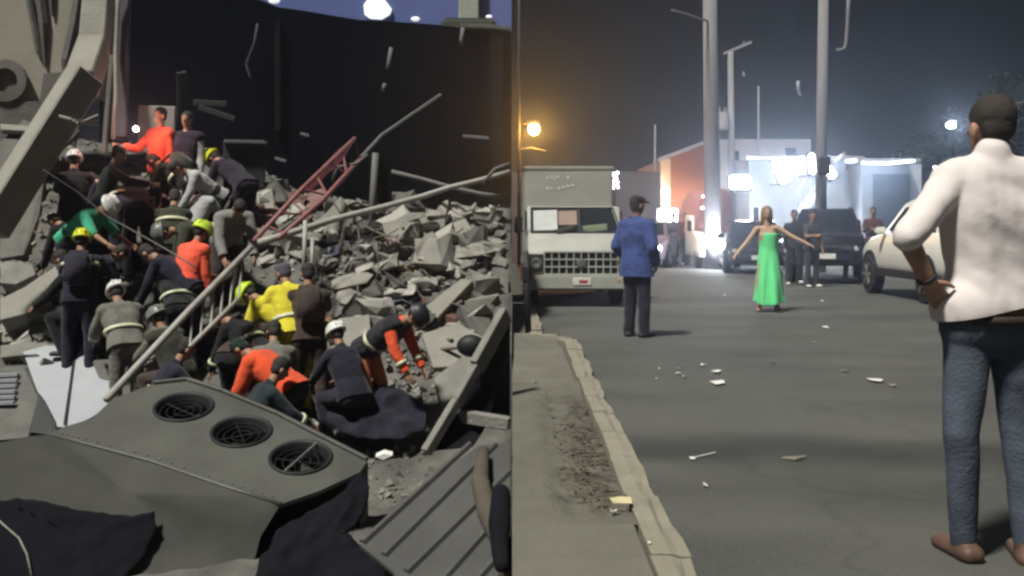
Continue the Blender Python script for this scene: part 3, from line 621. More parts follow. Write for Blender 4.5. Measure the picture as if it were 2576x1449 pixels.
# ------------------------------------------------------------------ poles and lamps
M_pole = mat('pole_concrete', (0.20, 0.195, 0.205), 0.9, col2=(0.15, 0.145, 0.155), vs_=1.5, bump=0.2, bs=12)
def pole(u, y, ztop, r0, r1, label, lean=0.0, name='utility_pole'):
    x = P(u, 560, y).x; t = thing(name, (x, y, 0), label, 'pole')
    MB().tube([(x, y, -0.1), (x + lean * ztop, y, ztop)], r0, 14, r1).build('shaft', M_pole, t, smooth=True); return t, x
t, x = pole(1794, 31, 9.8, 0.26, 0.20, 'thick pale concrete utility pole behind the red topped truck', -0.012)
MB().tube([P(1785, 55, 30.9), P(1730, 35, 30), P(1690, 25, 29.5)], 0.035, 6).build('bracket_arm', M_pole, t)
for v in (290, 310): MB().lathe([(0.24, -0.03), (0.25, 0), (0.24, 0.03)], P(1790, v, 31), (0, 0, 1), 14).build('band', M_steel, t)
t, x = pole(1842, 40, 8.1, 0.15, 0.11, 'slim concrete utility pole with crossarm and transformer', -0.008)
MB().beam((x - 0.35, 40, 8.0), (x + 0.75, 40, 8.45), 0.1, 0.1).build('crossarm', M_pole, t)
tr = MB().lathe([(0.0, 0), (0.24, 0.02), (0.26, 0.1), (0.26, 0.62), (0.2, 0.7), (0, 0.72)], (x - 0.42, 39.9, 5.0), (0, 0, 1), 14).build('transformer', M_pole, t, smooth=True)
for q in (-0.1, 0.1): MB().lathe([(0.03, 0), (0.06, 0.04), (0.03, 0.1), (0.06, 0.14), (0.02, 0.2)], (x - 0.42 + q, 39.9, 5.7), (0, 0, 1), 8).build('insulator', M_pole, tr)
for z in (8.3, 7.1): MB().lathe([(0.03, 0), (0.07, 0.05), (0.03, 0.12), (0.05, 0.16), (0.02, 0.2)], (x + 0.45, 40, z), (0, 0, 1), 8).build('insulator', M_pole, t)
t, x = pole(2063, 29, 8.4, 0.165, 0.14, 'tall concrete pole standing before the floodlit stair', 0.012)
MB().box((x + 0.06, 28.8, 3.0), (0.3, 0.25, 0.5), None, 0.03).build('meter_box', M_darkm, t)
t, x = pole(1908, 42, 7.0, 0.05, 0.04, 'thin metal mast rising from the white building roof', 0, 'mast')
t, x = pole(1648, 44, 5.6, 0.05, 0.04, 'thin dim mast between the orange house and brown wall', 0, 'mast')
# hanging cables
MB().tube([P(2136, -40, 24), P(2133, 40, 24), P(2129, 108, 24), P(2124, 122, 24), P(2112, 126, 24), P(2104, 124, 24)], 0.045, 7, 0.03).build('hanging_cable', M_pole, smooth=True, label='loose pale cable hanging down beside the tall pole', cat='cable')
MB().tube([P(2016, -60, 26), P(2010, 100, 26), P(2007, 205, 26)], 0.003, 4).build('thin_wire', M_darkm, label='thin dark wire carrying a pale hook above the street', cat='wire')
MB().tube([P(2007, 204, 26), P(2008, 222, 26), P(2011, 236, 26), P(2015, 241, 26)], 0.035, 7).build('wire_hook', M_wht, smooth=True, label='small pale hook at the end of the thin wire', cat='hook')
MB().tube([P(2524, 272, 9), P(2576, 258, 8.6), P(2700, 238, 8)], 0.016, 6).build('service_cable', M_steel, label='pale cable running past the head of the man in the shirt', cat='cable')
# orange street lamp
lp = P(1343, 325, 34.0)
sl = thing('street_lamp', (P(1306, 560, 34).x, 34, 0), 'orange glowing street lamp on a thin pole behind the van', 'street lamp')
MB().tube([(P(1306, 0, 34).x, 34, -0.1), (P(1306, 0, 34).x, 34, 11)], 0.06, 10, 0.05).build('pole', M_darkm, sl, smooth=True)
MB().tube([(P(1306, 0, 34).x, 34, lp.z + 0.15), lp + Vector((-0.1, 0, 0.28)), lp + Vector((0.15, 0, 0.3))], 0.035, 7).build('arm', M_darkm, sl, smooth=True)
MB().lathe([(0.25, 0), (0.27, 0.05), (0.2, 0.14), (0.06, 0.22), (0, 0.22)], lp + Vector((0, 0, 0.16)), (0, 0, 1), 14).build('hood', M_darkm, sl, smooth=True)
MB().ell(lp, (0.19, 0.19, 0.2)).build('bulb', emis('sodium_bulb', (1.0, 0.62, 0.16), 16), sl, smooth=True)
point_light('sodium_light', lp + Vector((0, -0.45, -0.1)), (1.0, 0.45, 0.08), 300, sl, 0.2)
MB().tube([(P(1306, 0, 34).x, 34, P(0, 375, 34).z), P(1340, 372, 33.6), P(1375, 380, 33)], 0.02, 6).build('cable', M_pole, sl)
lp = P(2392, 315, 42)
sl = thing('street_lamp', (lp.x, 42.3, 0), 'distant white street lamp above the dark house', 'street lamp')
MB().tube([(lp.x + 0.3, 42.3, -0.1), (lp.x + 0.3, 42.3, lp.z + 0.2), (lp.x, 42.1, lp.z + 0.25)], 0.06, 8).build('pole', M_darkm, sl, smooth=True)
MB().lathe([(0.28, 0), (0.3, 0.05), (0.12, 0.2), (0, 0.22)], lp + Vector((0, 0, 0.12)), (0, 0, 1), 12).build('hood', M_darkm, sl, smooth=True)
MB().ell(lp, (0.19, 0.15, 0.12)).build('bulb', emis('white_bulb', (0.85, 0.93, 1), 14), sl, smooth=True)
point_light('white_lamp_light', lp + Vector((0, -0.4, -0.05)), (0.8, 0.9, 1), 120, sl, 0.15)
# sign post close to the kerb, cut by the fence line
sp_ = thing('sign_post', (0.215, 12.35, 0.06), 'dark slim post with a small box by the kerb corner', 'post')
MB().tube([(0.20, 12.35, 0.0), (0.17, 12.4, 1.05)], 0.04, 10, 0.032).build('shaft', M_darkm, sp_, smooth=True)
MB().box((0.17, 12.39, 0.78), (0.1, 0.1, 0.2), None, 0.015).build('box', M_darkm, sp_)

# ------------------------------------------------------------------ vehicles
def local(pos, yaw): return Matrix.Translation(Vector(pos)) @ Matrix.Rotation(R(yaw), 4, 'Z')
def wheel(M, x, yside, r, wd, root, rimm):
    sg = 1 if yside > 0 else -1
    t = MB(M).lathe(caps=False, prof=[(r * 0.62, -wd / 2), (r * 0.93, -wd / 2), (r, -wd * 0.36), (r, wd * 0.36), (r * 0.93, wd / 2), (r * 0.62, wd / 2)], c=(x, yside, r), axis=(0, 1, 0), n=26).build('wheel', M_tyre, root, smooth=False)
    c = (x, yside + sg * wd * 0.42, r)
    MB(M).lathe([(r * 0.64, -0.02 * sg), (r * 0.64, 0.02 * sg), (r * 0.56, 0.03 * sg), (r * 0.54, -0.01 * sg), (0.0, -0.01 * sg)], c, (0, 1, 0), 22).build('rim', M_darkm, t)
    for i in range(6):
        a = i * math.pi / 3
        MB(M).beam(Vector(c) + Vector((0, 0.015 * sg, 0)), Vector(c) + Vector((math.cos(a) * r * 0.58, 0.02 * sg, math.sin(a) * r * 0.58)), 0.05, 0.05).build('spoke', rimm, t)
    MB(M).lathe([(0.07, 0), (0.07, 0.03 * sg), (0, 0.035 * sg)], c, (0, 1, 0), 10).build('hub', rimm, t)
def loft(M, secs):
    mb = MB(M); n = len(secs[0]); vs = [p for s_ in secs for p in s_]; fs = []
    for i in range(len(secs) - 1):
        for j in range(n): fs.append([i * n + j, i * n + (j + 1) % n, (i + 1) * n + (j + 1) % n, (i + 1) * n + j])
    fs += [list(range(n))[::-1], list(range((len(secs) - 1) * n, len(secs) * n))]
    return mb.add(vs, fs)
def sub(o, lv=2):
    md = o.modifiers.new('bevel', 'BEVEL'); md.width = 0.05; md.segments = 3; md.limit_method = 'ANGLE'; md.angle_limit = R(24)
    for p in o.data.polygons: p.use_smooth = True
    return o
def lsec(x, w_, zb, zm, zt): return [(x, -w_ * 0.93, zb), (x, -w_, zb + 0.18), (x, -w_, zm), (x, -w_ * 0.94, zt), (x, w_ * 0.94, zt), (x, w_, zm), (x, w_, zb + 0.18), (x, w_ * 0.93, zb)]
def car(pos, yaw, paint, label, name='parked_car', suv=False, lit=False, scale=1.0, bootl=0.35):
    M = local(pos, yaw) @ Matrix.Scale(scale, 4); t = thing(name, pos, label, 'car'); h = 0.18 if suv else 0.0
    lo = [lsec(2.15, 0.62, 0.34 + h, 0.55 + h, 0.66 + h), lsec(2.02, 0.78, 0.24 + h, 0.62 + h, 0.74 + h), lsec(1.5, 0.86, 0.22 + h, 0.70 + h, 0.88 + h), lsec(0.85, 0.88, 0.22 + h, 0.74 + h, 0.97 + h),
          lsec(-0.6, 0.88, 0.22 + h, 0.76 + h, 0.99 + h), lsec(-1.5, 0.87, 0.22 + h, 0.78 + h, 1.0 + h), lsec(-1.98, 0.80, 0.28 + h, 0.78 + h, 0.98 + h), lsec(-2.1, 0.72, 0.36 + h, 0.7 + h, 0.9 + h)]
    sub(loft(M, lo).build('body', paint, t))
    zr = 1.46 + h * 1.6
    gx = [(0.95, 0.80, 0.95 + h, 0.75, 0.96 + h), (0.25, 0.80, 0.95 + h, 0.62, zr - 0.07), (-0.1, 0.80, 0.95 + h, 0.61, zr), (-1.2, 0.80, 0.95 + h, 0.60, zr - 0.02), (-1.75 if suv else -1.45, 0.79, 0.95 + h, 0.58, zr - 0.12), (-2.02 if suv else -1.85, 0.76, 0.95 + h, 0.66, 0.98 + h)]
    sub(loft(M, [[(x, -wb_, zb), (x, -wt, zt), (x, wt, zt), (x, wb_, zb)] for x, wb_, zb, wt, zt in gx]).build('roof', paint, t))
    def pane(pts, nm): 
        q = MB(M); pts = [Vector(p) for p in pts]; nrm = (pts[1] - pts[0]).cross(pts[2] - pts[0]).normalized(); cen = sum(pts, Vector()) / len(pts)
        if nrm.dot(cen - Vector((-0.3, 0, 1.0))) < 0: nrm = -nrm
        q.prism([p + nrm * 0.008 for p in pts], nrm * 0.006).build(nm, M_glassd, t)
    pane([(0.88, -0.68, 1.0 + h), (0.88, 0.68, 1.0 + h), (0.29, 0.57, zr - 0.09), (0.29, -0.57, zr - 0.09)], 'windscreen')
    for sg in (-1, 1):
        f = lambda x, tt, wt: (x, sg * (0.80 + (wt - 0.80) * tt), 0.95 + h + (zr - 0.03 - 0.95 - h) * tt)
        pane([f(0.62, 0.1, 0.61), f(0.12, 0.82, 0.61), f(-0.42, 0.86, 0.61), f(-0.42, 0.1, 0.61)], 'side_window')
        pane([f(-0.5, 0.1, 0.6), f(-0.5, 0.86, 0.6), f(-1.18, 0.84, 0.6), f(-1.5, 0.1, 0.6)], 'side_window')
        MB(M).box((0.62, sg * 0.93, 1.02 + h), (0.13, 0.2, 0.13), None, 0.03, 2).build('mirror', paint, t)
        MB(M).box((2.02, sg * 0.58, 0.63 + h), (0.16, 0.30, 0.13), Matrix.Rotation(-sg * 0.35, 3, 'Z'), 0.03, 2).build('headlight', emis('headlight_on', (0.9, 0.95, 1), 25) if lit else mat('headlight_off', (0.55, 0.55, 0.55), 0.12), t)
        for xw in (1.35, -1.3):
            MB(M).lathe([(0.40, -0.01), (0.40, 0.012), (0.0, 0.012)], (xw, sg * 0.874, 0.34 + h * 0.5), (0, sg, 0), 26).build('wheel_arch', M_black2, t)
            wheel(M, xw, sg * 0.81, 0.33 + h * 0.22, 0.21, t, M_steel)
        MB(M).box((0.05, sg * 0.885, 0.82 + h), (0.16, 0.03, 0.035), None, 0.01).build('door_handle', paint, t)
        MB(M).box((0, sg * 0.878, 0.26 + h), (1.9, 0.03, 0.14), None, 0.01).build('sill', M_black2, t)
    MB(M).box((2.13, 0, 0.46 + h), (0.10, 1.15, 0.20), None, 0.03, 2).build('bumper_grille', M_black2, t)
    gr = MB(M).box((2.10, 0, 0.64 + h), (0.10, 0.72, 0.10), None, 0.02).build('grille', M_black2, t)
    MB(M).box((2.19, 0, 0.46 + h), (0.02, 0.45, 0.12), None, 0.005).build('licence_plate', M_paper, t)
    return t
M_wpaint = mat('white_paint', (0.74, 0.73, 0.66), 0.35, col2=(0.66, 0.65, 0.58), vs_=1.5, coat=0.4)
M_vpaint = mat('van_white_paint', (0.34, 0.345, 0.31), 0.55, col2=(0.24, 0.245, 0.22), vs_=1.8, bump=0.05)
M_dpaint = mat('dark_paint', (0.018, 0.018, 0.024), 0.25, coat=0.6)
M_gpaint = mat('grey_paint', (0.12, 0.12, 0.14), 0.3, coat=0.5)
# white car behind the man; its nose points towards the camera and left
car((8.02, 18.95, 0), 90, M_wpaint, 'white hatchback parked behind the man with hand on hip', suv=True, scale=1.04)
car((6.95, 29.6, 0), 262, M_dpaint, 'dark car half hidden behind the woman in green')
car((7.75, 25.2, 0), 252, M_dpaint, 'black off-road car parked beside the white hatchback', suv=True)
car((5.0, 40.0, 0), 262, M_dpaint, 'dark car standing under the lit kiosk window', scale=0.95)
car((4.4, 33.5, 0), 255, mat('purple_paint', (0.18, 0.14, 0.18), 0.3, coat=0.4), 'dim car with headlights on behind the man in blue', lit=True)

# --- white box van, front towards the camera
VY = 17.0
def VP(u, v, d=0.0): return P(u, v, VY) + Vector((0, d, 0))
van = thing('box_van', (1.07, VY + 2, 0), 'old white box van with square grille parked by the kerb', 'van')
xl, xr = 0.24, 1.90
def vpoly(name, pts, ext, m_, par=None): return MB().prism([VP(u, v, d) for u, v, d in pts], ext).build(name, m_, par or van)
# cab: side profile swept across the width
prof = [(0.0, 0.42), (0.0, 0.90), (0.07, 0.97), (0.50, 1.21), (0.83, 1.68), (1.9, 1.70), (1.9, 0.42)]
cab = MB(); cab.prism([(xl + 0.02, VY + a, z) for a, z in prof], (xr - xl - 0.04, 0, 0)); sub(cab.build('cab', M_vpaint, van))
bx = MB().box((1.0, VY + 3.15, 1.51), (1.54, 4.5, 1.70), None, 0.03, 2).build('box_body', M_vpaint, van)
MB().box((1.0, VY + 0.895, 2.365), (1.56, 0.03, 0.04), None, 0.005).build('roof_rail', M_vpaint, bx)
# windscreen, split in two, leaning back
wn = Vector((0, -0.83, 0.555)); w0 = Vector((0, VY + 0.50, 1.21)); w1 = Vector((0, VY + 0.83, 1.68))
def ws(x, t, o=0.0): return Vector((x, 0, 0)) + w0.lerp(w1, t) + wn * o
MB().prism([ws(xl + 0.10, 0.06, 0.004), ws(xr - 0.06, 0.06, 0.004), ws(xr - 0.17, 0.90, 0.004), ws(xl + 0.10, 0.90, 0.004)], wn * 0.006).build('windscreen', M_glassd, van)
for a0, a1 in (((xl + 0.08, 0.04), (xr - 0.03, 0.04)), ((xl + 0.08, 0.93), (xr - 0.15, 0.93)), ((xl + 0.09, 0.04), (xl + 0.09, 0.93)), ((xr - 0.03, 0.04), (xr - 0.15, 0.93)), ((xl + 0.92, 0.04), (xl + 0.92, 0.93))):
    MB().tube([ws(*a0, 0.014), ws(*a1, 0.014)], 0.016, 6).build('windscreen_seal', M_black2, van)
for x0 in (0.55, 1.05): MB().tube([ws(x0, 0.02, 0.02), ws(x0 + 0.42, 0.22, 0.022)], 0.010, 5).build('wiper', M_black2, van)
def wsq(name, x0, x1, t0, t1, m_, label, cat):
    MB().prism([ws(x0, t0, 0.0125), ws(x1, t0 + 0.02, 0.0125), ws(x1, t1, 0.0125), ws(x0, t1 - 0.03, 0.0125)], wn * 0.003).build(name, m_, None, label=label, cat=cat)
wsq('sunshade', xl + 0.13, xl + 0.54, 0.10, 0.86, mat('shade_silver', (0.42, 0.44, 0.43), 0.6), 'silver white sunshade across the van windscreen', 'sunshade')
wsq('cardboard_sheet', xl + 0.56, xl + 0.88, 0.30, 0.84, mat('cardboard', (0.26, 0.19, 0.16), 0.8), 'pinkish tan cardboard sheet behind the van windscreen', 'cardboard')
MB().box(ws(1.42, 0.16, 0.035), (0.42, 0.02, 0.11), Matrix.Rotation(-0.1, 3, 'Y'), 0.008).build('dash_papers', mat('green_papers', (0.25, 0.30, 0.2), 0.8), label='greenish papers lying along the van windscreen base', cat='papers')
MB().box(ws(0.92, 0.10, 0.05), (0.36, 0.04, 0.09), Matrix.Rotation(-0.3, 3, 'Y'), 0.02).build('wiper_cloth', mat('olive_rag', (0.05, 0.055, 0.035), 0.9), label='dark olive rag hanging on the van wipers', cat='rag')
# grille
gl = MB().box((VP(1462, 0).x, VY - 0.010, (VP(0, 632).z + VP(0, 692).z) / 2), (1.24, 0.02, 0.40)).build('grille', M_black2, van)
gx0, gx1, gz0, gz1 = VP(1462, 0).x - 0.61, VP(1462, 0).x + 0.61, VP(0, 690).z, VP(0, 634).z
for i in range(11): x = gx0 + (gx1 - gx0) * i / 10; MB().box((x, VY - 0.03, (gz0 + gz1) / 2), (0.022, 0.03, gz1 - gz0), None, 0.004).build('grille_bar', M_vpaint, gl)
for i in range(4): z = gz0 + (gz1 - gz0) * i / 3; MB().box(((gx0 + gx1) / 2, VY - 0.034, z), (gx1 - gx0 + 0.03, 0.03, 0.022), None, 0.004).build('grille_bar', M_vpaint, gl)
MB().lathe([(0.085, 0), (0.085, 0.02), (0.05, 0.03), (0, 0.03)], (VP(1462, 0).x, VY - 0.045, (gz0 + gz1) / 2), (0, -1, 0), 16).build('badge', M_steel, gl)
for cx in (VP(1349, 0).x, xr - 0.08):
    hl = MB().box((cx, VY - 0.008, (gz0 + gz1) / 2), (0.26 if cx < 1 else 0.14, 0.03, 0.30), None, 0.01).build('headlight', mat('lamp_glass_dark', (0.03, 0.035, 0.035), 0.1, spec=0.6), van)
    MB().lathe([(0.09, 0), (0.095, 0.02), (0.07, 0.025), (0.0, 0.008)], (cx, VY - 0.024, (gz0 + gz1) / 2), (0, -1, 0), 18).build('reflector', M_steel, hl)
bp = MB().box(((xl + xr) / 2 + 0.02, VY - 0.06, 0.41), (xr - xl + 0.06, 0.16, 0.24), None, 0.03, 2).build('bumper', M_vpaint, van)
pl = MB().box((VP(1463, 0).x, VY - 0.145, 0.43), (0.30, 0.015, 0.12), None, 0.004).build('licence_plate', M_paper, bp)
MB().box((VP(1463, 0).x + 0.02, VY - 0.1545, 0.43), (0.14, 0.004, 0.05)).build('plate_marks', mat('plate_red', (0.4, 0.06, 0.04), 0.7), bp)
for cx in (xl + 0.14, xr - 0.14):
    MB().lathe([(0.03, -0.02), (0.035, 0), (0, 0.01)], (cx, VY - 0.142, 0.45), (0, -1, 0), 10).build('indicator', mat('amber', (0.5, 0.25, 0.08), 0.3), bp)
MB().box((1.07, VY + 1.6, 0.36), (1.2, 3.0, 0.16)).build('chassis', M_darkm, van)
I4 = Matrix.Identity(4)
for x in (xl + 0.11, xr - 0.11):
    for y in (VY + 0.75, VY + 3.9):
        MM = Matrix.Translation((x, y, 0)) @ Matrix.Rotation(R(-90), 4, 'Z'); wheel(MM, 0, 0.0 + (-0.001 if x < 1 else 0.001), 0.36, 0.2, van, M_darkm)
for x, sg in ((xl, -1), (xr, 1)):
    mr_ = MB().box((x + sg * 0.13, VY + 0.42, 1.36), (0.14, 0.06, 0.28), None, 0.02, 2).build('mirror', M_black2, van)
    for z in (1.48, 1.27): MB().tube([(x, VY + 0.45, z), (x + sg * 0.12, VY + 0.42, z - 0.02)], 0.012, 6).build('mirror_arm', M_steel, mr_)
    MB().box((x + sg * 0.0, VY + 1.1, 1.42), (0.02, 0.62, 0.36), None, 0.005).build('side_window', M_glassd, van)
# worn pale lettering traces on the box front (illegible in the photograph)
for u, v, wp, hp in ((1378, 447, 5, 7), (1388, 444, 5, 6), (1396, 449, 5, 8), (1404, 445, 6, 6), (1429, 446, 6, 8), (1378, 473, 7, 8), (1388, 474, 5, 6), (1406, 474, 8, 6), (1417, 471, 8, 6), (1428, 468, 9, 6), (1440, 466, 7, 6)):
    c = P(u, v, VY + 0.895); MB().box((c.x, VY + 0.897, c.z), (wp / 151, 0.006, hp / 151)).build('worn_letter', mat('letter_white', (0.62, 0.64, 0.56), 0.7), bx)

# --- light truck with red canopy and lit front
TY = 31.0
def TP(u, v, d=0.0): return P(u, v, TY) + Vector((0, d, 0))
tk = thing('light_truck', (TP(1815, 0).x, TY + 1.5, 0), 'small truck with reddish tall canopy and glaring headlights', 'truck')
M_tred = mat('canopy_red', (0.34, 0.17, 0.16), 0.8, col2=(0.26, 0.13, 0.13))
x0, x1 = TP(1757, 0).x, TP(1872, 0).x
sub(MB().prism([(x0, TY + a, z) for a, z in ((0, 0.35), (0, 0.80), (0.12, 0.98), (0.9, 1.08), (1.5, 1.62), (2.4, 1.64), (2.4, 0.35))], (x1 - x0, 0, 0)).build('cab', M_wpaint, tk))
sub(MB().prism([(x0 + 0.02, TY + 0.95, 1.06), (x0 + 0.22, TY + 1.0, 2.1), (x0 + 0.42, TY + 1.05, 2.42), (x1 - 0.35, TY + 1.05, 2.48), (x1 - 0.1, TY + 1.0, 2.2), (x1 - 0.02, TY + 0.95, 1.06)], (0, 3.2, 0)).build('canopy', M_tred, tk))
MB().box(((x0 + x1) / 2, TY + 1.0, 1.38), (1.05, 0.08, 0.42), Matrix.Rotation(R(-24), 3, 'X'), 0.02).build('windscreen', M_tred, tk)
for z, q in ((2.22, 0.28), (1.86, 0.24)): MB().box((x0 + q + 0.16, TY + 0.96, z), (0.3, 0.06, 0.06), None, 0.01).build('marker_lamp', emis('marker_glow', (1, 0.9, 0.92), 3.0), tk)
for x in (x0 + 0.22, x1 - 0.28): MB().ell((x, TY - 0.02, 0.72), (0.13, 0.05, 0.12)).build('headlight', emis('truck_headlight', (0.9, 0.95, 1), 40), tk)
MB().box(((x0 + x1) / 2, TY - 0.03, 0.44), (x1 - x0 + 0.05, 0.12, 0.2), None, 0.03).build('bumper', M_steel, tk)
MB().box(((x0 + x1) / 2, TY - 0.01, 0.72), (0.6, 0.04, 0.18), None, 0.01).build('grille', M_steel, tk)
for x in (x0 + 0.1, x1 - 0.1):
    for y in (TY + 0.6, TY + 3.0):
        wheel(Matrix.Translation((x, y, 0)) @ Matrix.Rotation(R(-90), 4, 'Z'), 0, 0.001 if x > (x0 + x1) / 2 else -0.001, 0.34, 0.18, tk, M_steel)
for x in (x0 - 0.12, x1 + 0.12): MB().box((x, TY + 0.9, 1.3), (0.14, 0.06, 0.34), None, 0.02).build('mirror', M_black2, tk)
point_light('headlight_beam', ((x0 + x1) / 2 - 0.25, TY - 0.6, 0.75), (0.9, 0.94, 1), 110, tk, 0.1)
# ------------------------------------------------------------------ people in the street
def street_person(u, vf, yaw, H, pose, o, label, group=None, vox=0.012):
    return dress('person', joints(G(u, vf), yaw, H, pose), o, label, group, vox)
# man in the blue jacket and flat cap, turned towards the woman
street_person(1602, 848, -38, 1.66, pz(uaL=(-0.35, -0.25, -1), faL=(0.25, 0.55, -0.55), uaR=(0.3, -0.2, -1), faR=(-0.15, 0.5, -0.8), LK=(0.35, 1, 0.05), thL=(-0.03, 0.02, -1), thR=(0.03, 0.02, -1)),
    dict(shirt=cloth('blue_jacket', (0.045, 0.07, 0.22), 0.6, 0.02), sname='jacket', sinf=0.034, hem=0.17, trousers=cloth('navy_trousers', (0.012, 0.013, 0.022)), tinf=0.02, shoes=M_black2, cap=cloth('dark_cap', (0.015, 0.014, 0.016)), wr=0.01, ws=7),
    'man in blue jacket and dark cap standing with back turned by the van')
# woman in a long green dress, arms spread wide, facing the camera
J = joints(G(1932, 783), 176, 1.60, pz(T=(0.04, 0.05, 1), uaL=(-0.78, 0.15, -0.5), faL=(-0.9, 0.25, -0.42), uaR=(0.58, 0.05, -0.8), faR=(0.66, 0.35, -0.66), thL=(-0.14, 0, -1), thR=(0.14, 0.05, -1), HU=(0, 0.02, 1)))
wroot = dress('person', J, dict(skin=M_skin2, bwd=0.72, binf=-0.012, long=True, hairm=mat('blonde_hair', (0.26, 0.17, 0.07), 0.65, col2=(0.13, 0.08, 0.035), vs_=30), shoes=mat('sandal', (0.25, 0.14, 0.09), 0.7)), 'woman in long strapless green dress with both arms spread wide', vox=0.011)
M_dress = cloth('green_dress', (0.13, 0.66, 0.25), 0.85, 0.0)
dv = []; df = []; nseg = 56; s_ = J['s']; pel = J['pel']; top = pel + J['T'] * 0.40 * s_
rows = [(1.0, 0.185, 0.142), (0.86, 0.185, 0.145), (0.72, 0.172, 0.135), (0.60, 0.175, 0.138), (0.5, 0.195, 0.155), (0.38, 0.212, 0.17), (0.2, 0.225, 0.19), (0.05, 0.255, 0.22), (-0.1, 0.268, 0.24), (-0.25, 0.285, 0.255), (-0.40, 0.30, 0.27), (-0.52, 0.312, 0.28)]
zlo = J['base'].z + 0.13
for i, (t, rx, ry) in enumerate(rows):
    z = zlo + (top.z - zlo) * ((t + 0.52) / 1.52)
    fl = max(0.0, (0.55 - t)) * 0.05
    for j in range(nseg):
        a = 2 * math.pi * j / nseg; f = 1 + (fl * (2.2 * noise.noise(Vector((math.cos(a) * 1.7, math.sin(a) * 1.7, t * 0.5))) + 1.6 * noise.noise(Vector((math.cos(a) * 4.2, math.sin(a) * 4.2, t * 0.7 + 5)))) / max(rx, .1)) * 1.2
        zz = z + (0.03 * math.sin(a * 2 + 1) if i == len(rows) - 1 else 0)
        c = pel + J['X'] * (rx * f * math.cos(a) * 0.88 * s_) + Vector((0, 1, 0)) * (ry * f * math.sin(a) * s_); dv.append((c.x, c.y, zz))
for i in range(len(rows) - 1):
    for j in range(nseg): df.append([i * nseg + j, i * nseg + (j + 1) % nseg, (i + 1) * nseg + (j + 1) % nseg, (i + 1) * nseg + j])
dr = MB().add(dv, df).build('dress', M_dress, wroot, smooth=True)
md = dr.modifiers.new('t', 'SOLIDIFY'); md.thickness = 0.008; md = dr.modifiers.new('s', 'SUBSURF'); md.levels = 1; md.render_levels = 1
# bystanders
dk = cloth('charcoal', (0.02, 0.02, 0.024)); dk2 = cloth('dark_grey', (0.045, 0.045, 0.055)); br = cloth('maroon', (0.09, 0.035, 0.03)); nv = cloth('navy', (0.014, 0.017, 0.045))
gB = 'bystanders along the street'
street_person(2140, 700, 150, 1.72, STAND, dict(shirt=dk, trousers=dk, shoes=M_black2), 'bystander in black standing between the black car and white hatchback', gB, 0.018)
street_person(2196, 690, 165, 1.75, pz(uaL=(-0.3, 0.2, -1), faL=(0.8, 0.5, 0.25), uaR=(0.3, 0.2, -1), faR=(-0.8, 0.55, 0.2)), dict(shirt=br, sleeve=0.35, trousers=dk2, shoes=M_black2), 'bystander in maroon top with folded arms behind the white hatchback', gB, 0.018)
street_person(2042, 722, 200, 1.60, pz(uaR=(0.3, 0.5, -0.8), faR=(-0.2, 0.8, 0.1)), dict(shirt=dk2, trousers=dk2, shoes=M_paper, sleeve=0.4), 'bystander in grey with white shoes before the black car', gB, 0.018)
street_person(1998, 716, 170, 1.62, pz(thL=(-0.1, 0.3, -1), shL=(0, -0.3, -1)), dict(shirt=dk, trousers=dk, shoes=M_paper), 'bystander in black half hidden behind the woman in green', gB, 0.018)
street_person(1694, 664, 185, 1.68, pz(thL=(-0.05, 0.25, -1), shL=(0, -0.1, -1), thR=(0.05, -0.15, -1), shR=(0, -0.3, -1)), dict(shirt=cloth('mauve', (0.12, 0.1, 0.13)), trousers=dk2, shoes=M_paper), 'far pedestrian in mauve shirt walking beside the dim car', gB, 0.02)
street_person(1724, 666, 190, 1.66, pz(thR=(0.05, 0.25, -1), shR=(0, -0.1, -1)), dict(shirt=cloth('brownred', (0.11, 0.04, 0.05)), trousers=dk, shoes=M_paper), 'far pedestrian in dark red top next to the truck', gB, 0.02)
# pale-shirted man seen from behind, close to the camera
PY = 4.25
def K(u, v, d=0.0): return P(u, v, PY + d)
J = dict(s=1.10, X=Vector((0.995, 0.1, 0)).normalized(), T=Vector((0.01, 0.03, 1)).normalized(), HU=Vector((0.0, 0.10, 1)).normalized(), base=Vector((K(2480, 1400).x, PY, 0)))
J['F'] = J['T'].cross(J['X']).normalized(); J['X'] = J['F'].cross(J['T']).normalized(); J['HF'] = (Vector((-0.16, 1, 0)) - J['HU'] * Vector((-0.16, 1, 0)).dot(J['HU'])).normalized()
J['pel'] = K(2494, 800); J['neck'] = K(2494, 408, 0.0); J['head'] = K(2491, 327, 0.04)
J['hipL'] = K(2436, 812); J['knL'] = K(2420, 1085, -0.03); J['anL'] = K(2424, 1352, 0.03)
J['hipR'] = K(2546, 812); J['knR'] = K(2562, 1085, 0.02); J['anR'] = K(2584, 1365, 0.0)
J['shL'] = K(2392, 456); J['elL'] = K(2283, 600, -0.16); J['wrL'] = K(2334, 706, -0.12)
J['hdL'] = (K(2366, 760, -0.06) - J['wrL']).normalized(); J['latL'] = Vector((-0.3, -0.4, 0.6)); J['nrmL'] = Vector((0.85, 0.25, -0.1)).normalized()
J['shR'] = K(2600, 452); J['elR'] = K(2700, 612, -0.10); J['wrR'] = K(2655, 702, 0.02); J['hdR'] = (K(2615, 752, 0.10) - J['wrR']).normalized(); J['latR'] = Vector((0.3, -0.4, 0.6)); J['nrmR'] = Vector((-0.85, 0.25, -0.1)).normalized()
J['ftL'] = Vector((-0.15, 1, 0)).normalized(); J['ftR'] = Vector((0.25, 1, 0)).normalized(); J['curl'] = 0.55
M_shirt = mat('pale_pink_cotton', (0.57, 0.525, 0.51), 0.9, spec=0.12, col2=(0.52, 0.475, 0.465), vs_=4, bump=0.15, bs=18)
M_jean = mat('denim', (0.084, 0.10, 0.132), 0.9, spec=0.15, col2=(0.04, 0.05, 0.068), vs_=5, bump=0.3, bs=70)
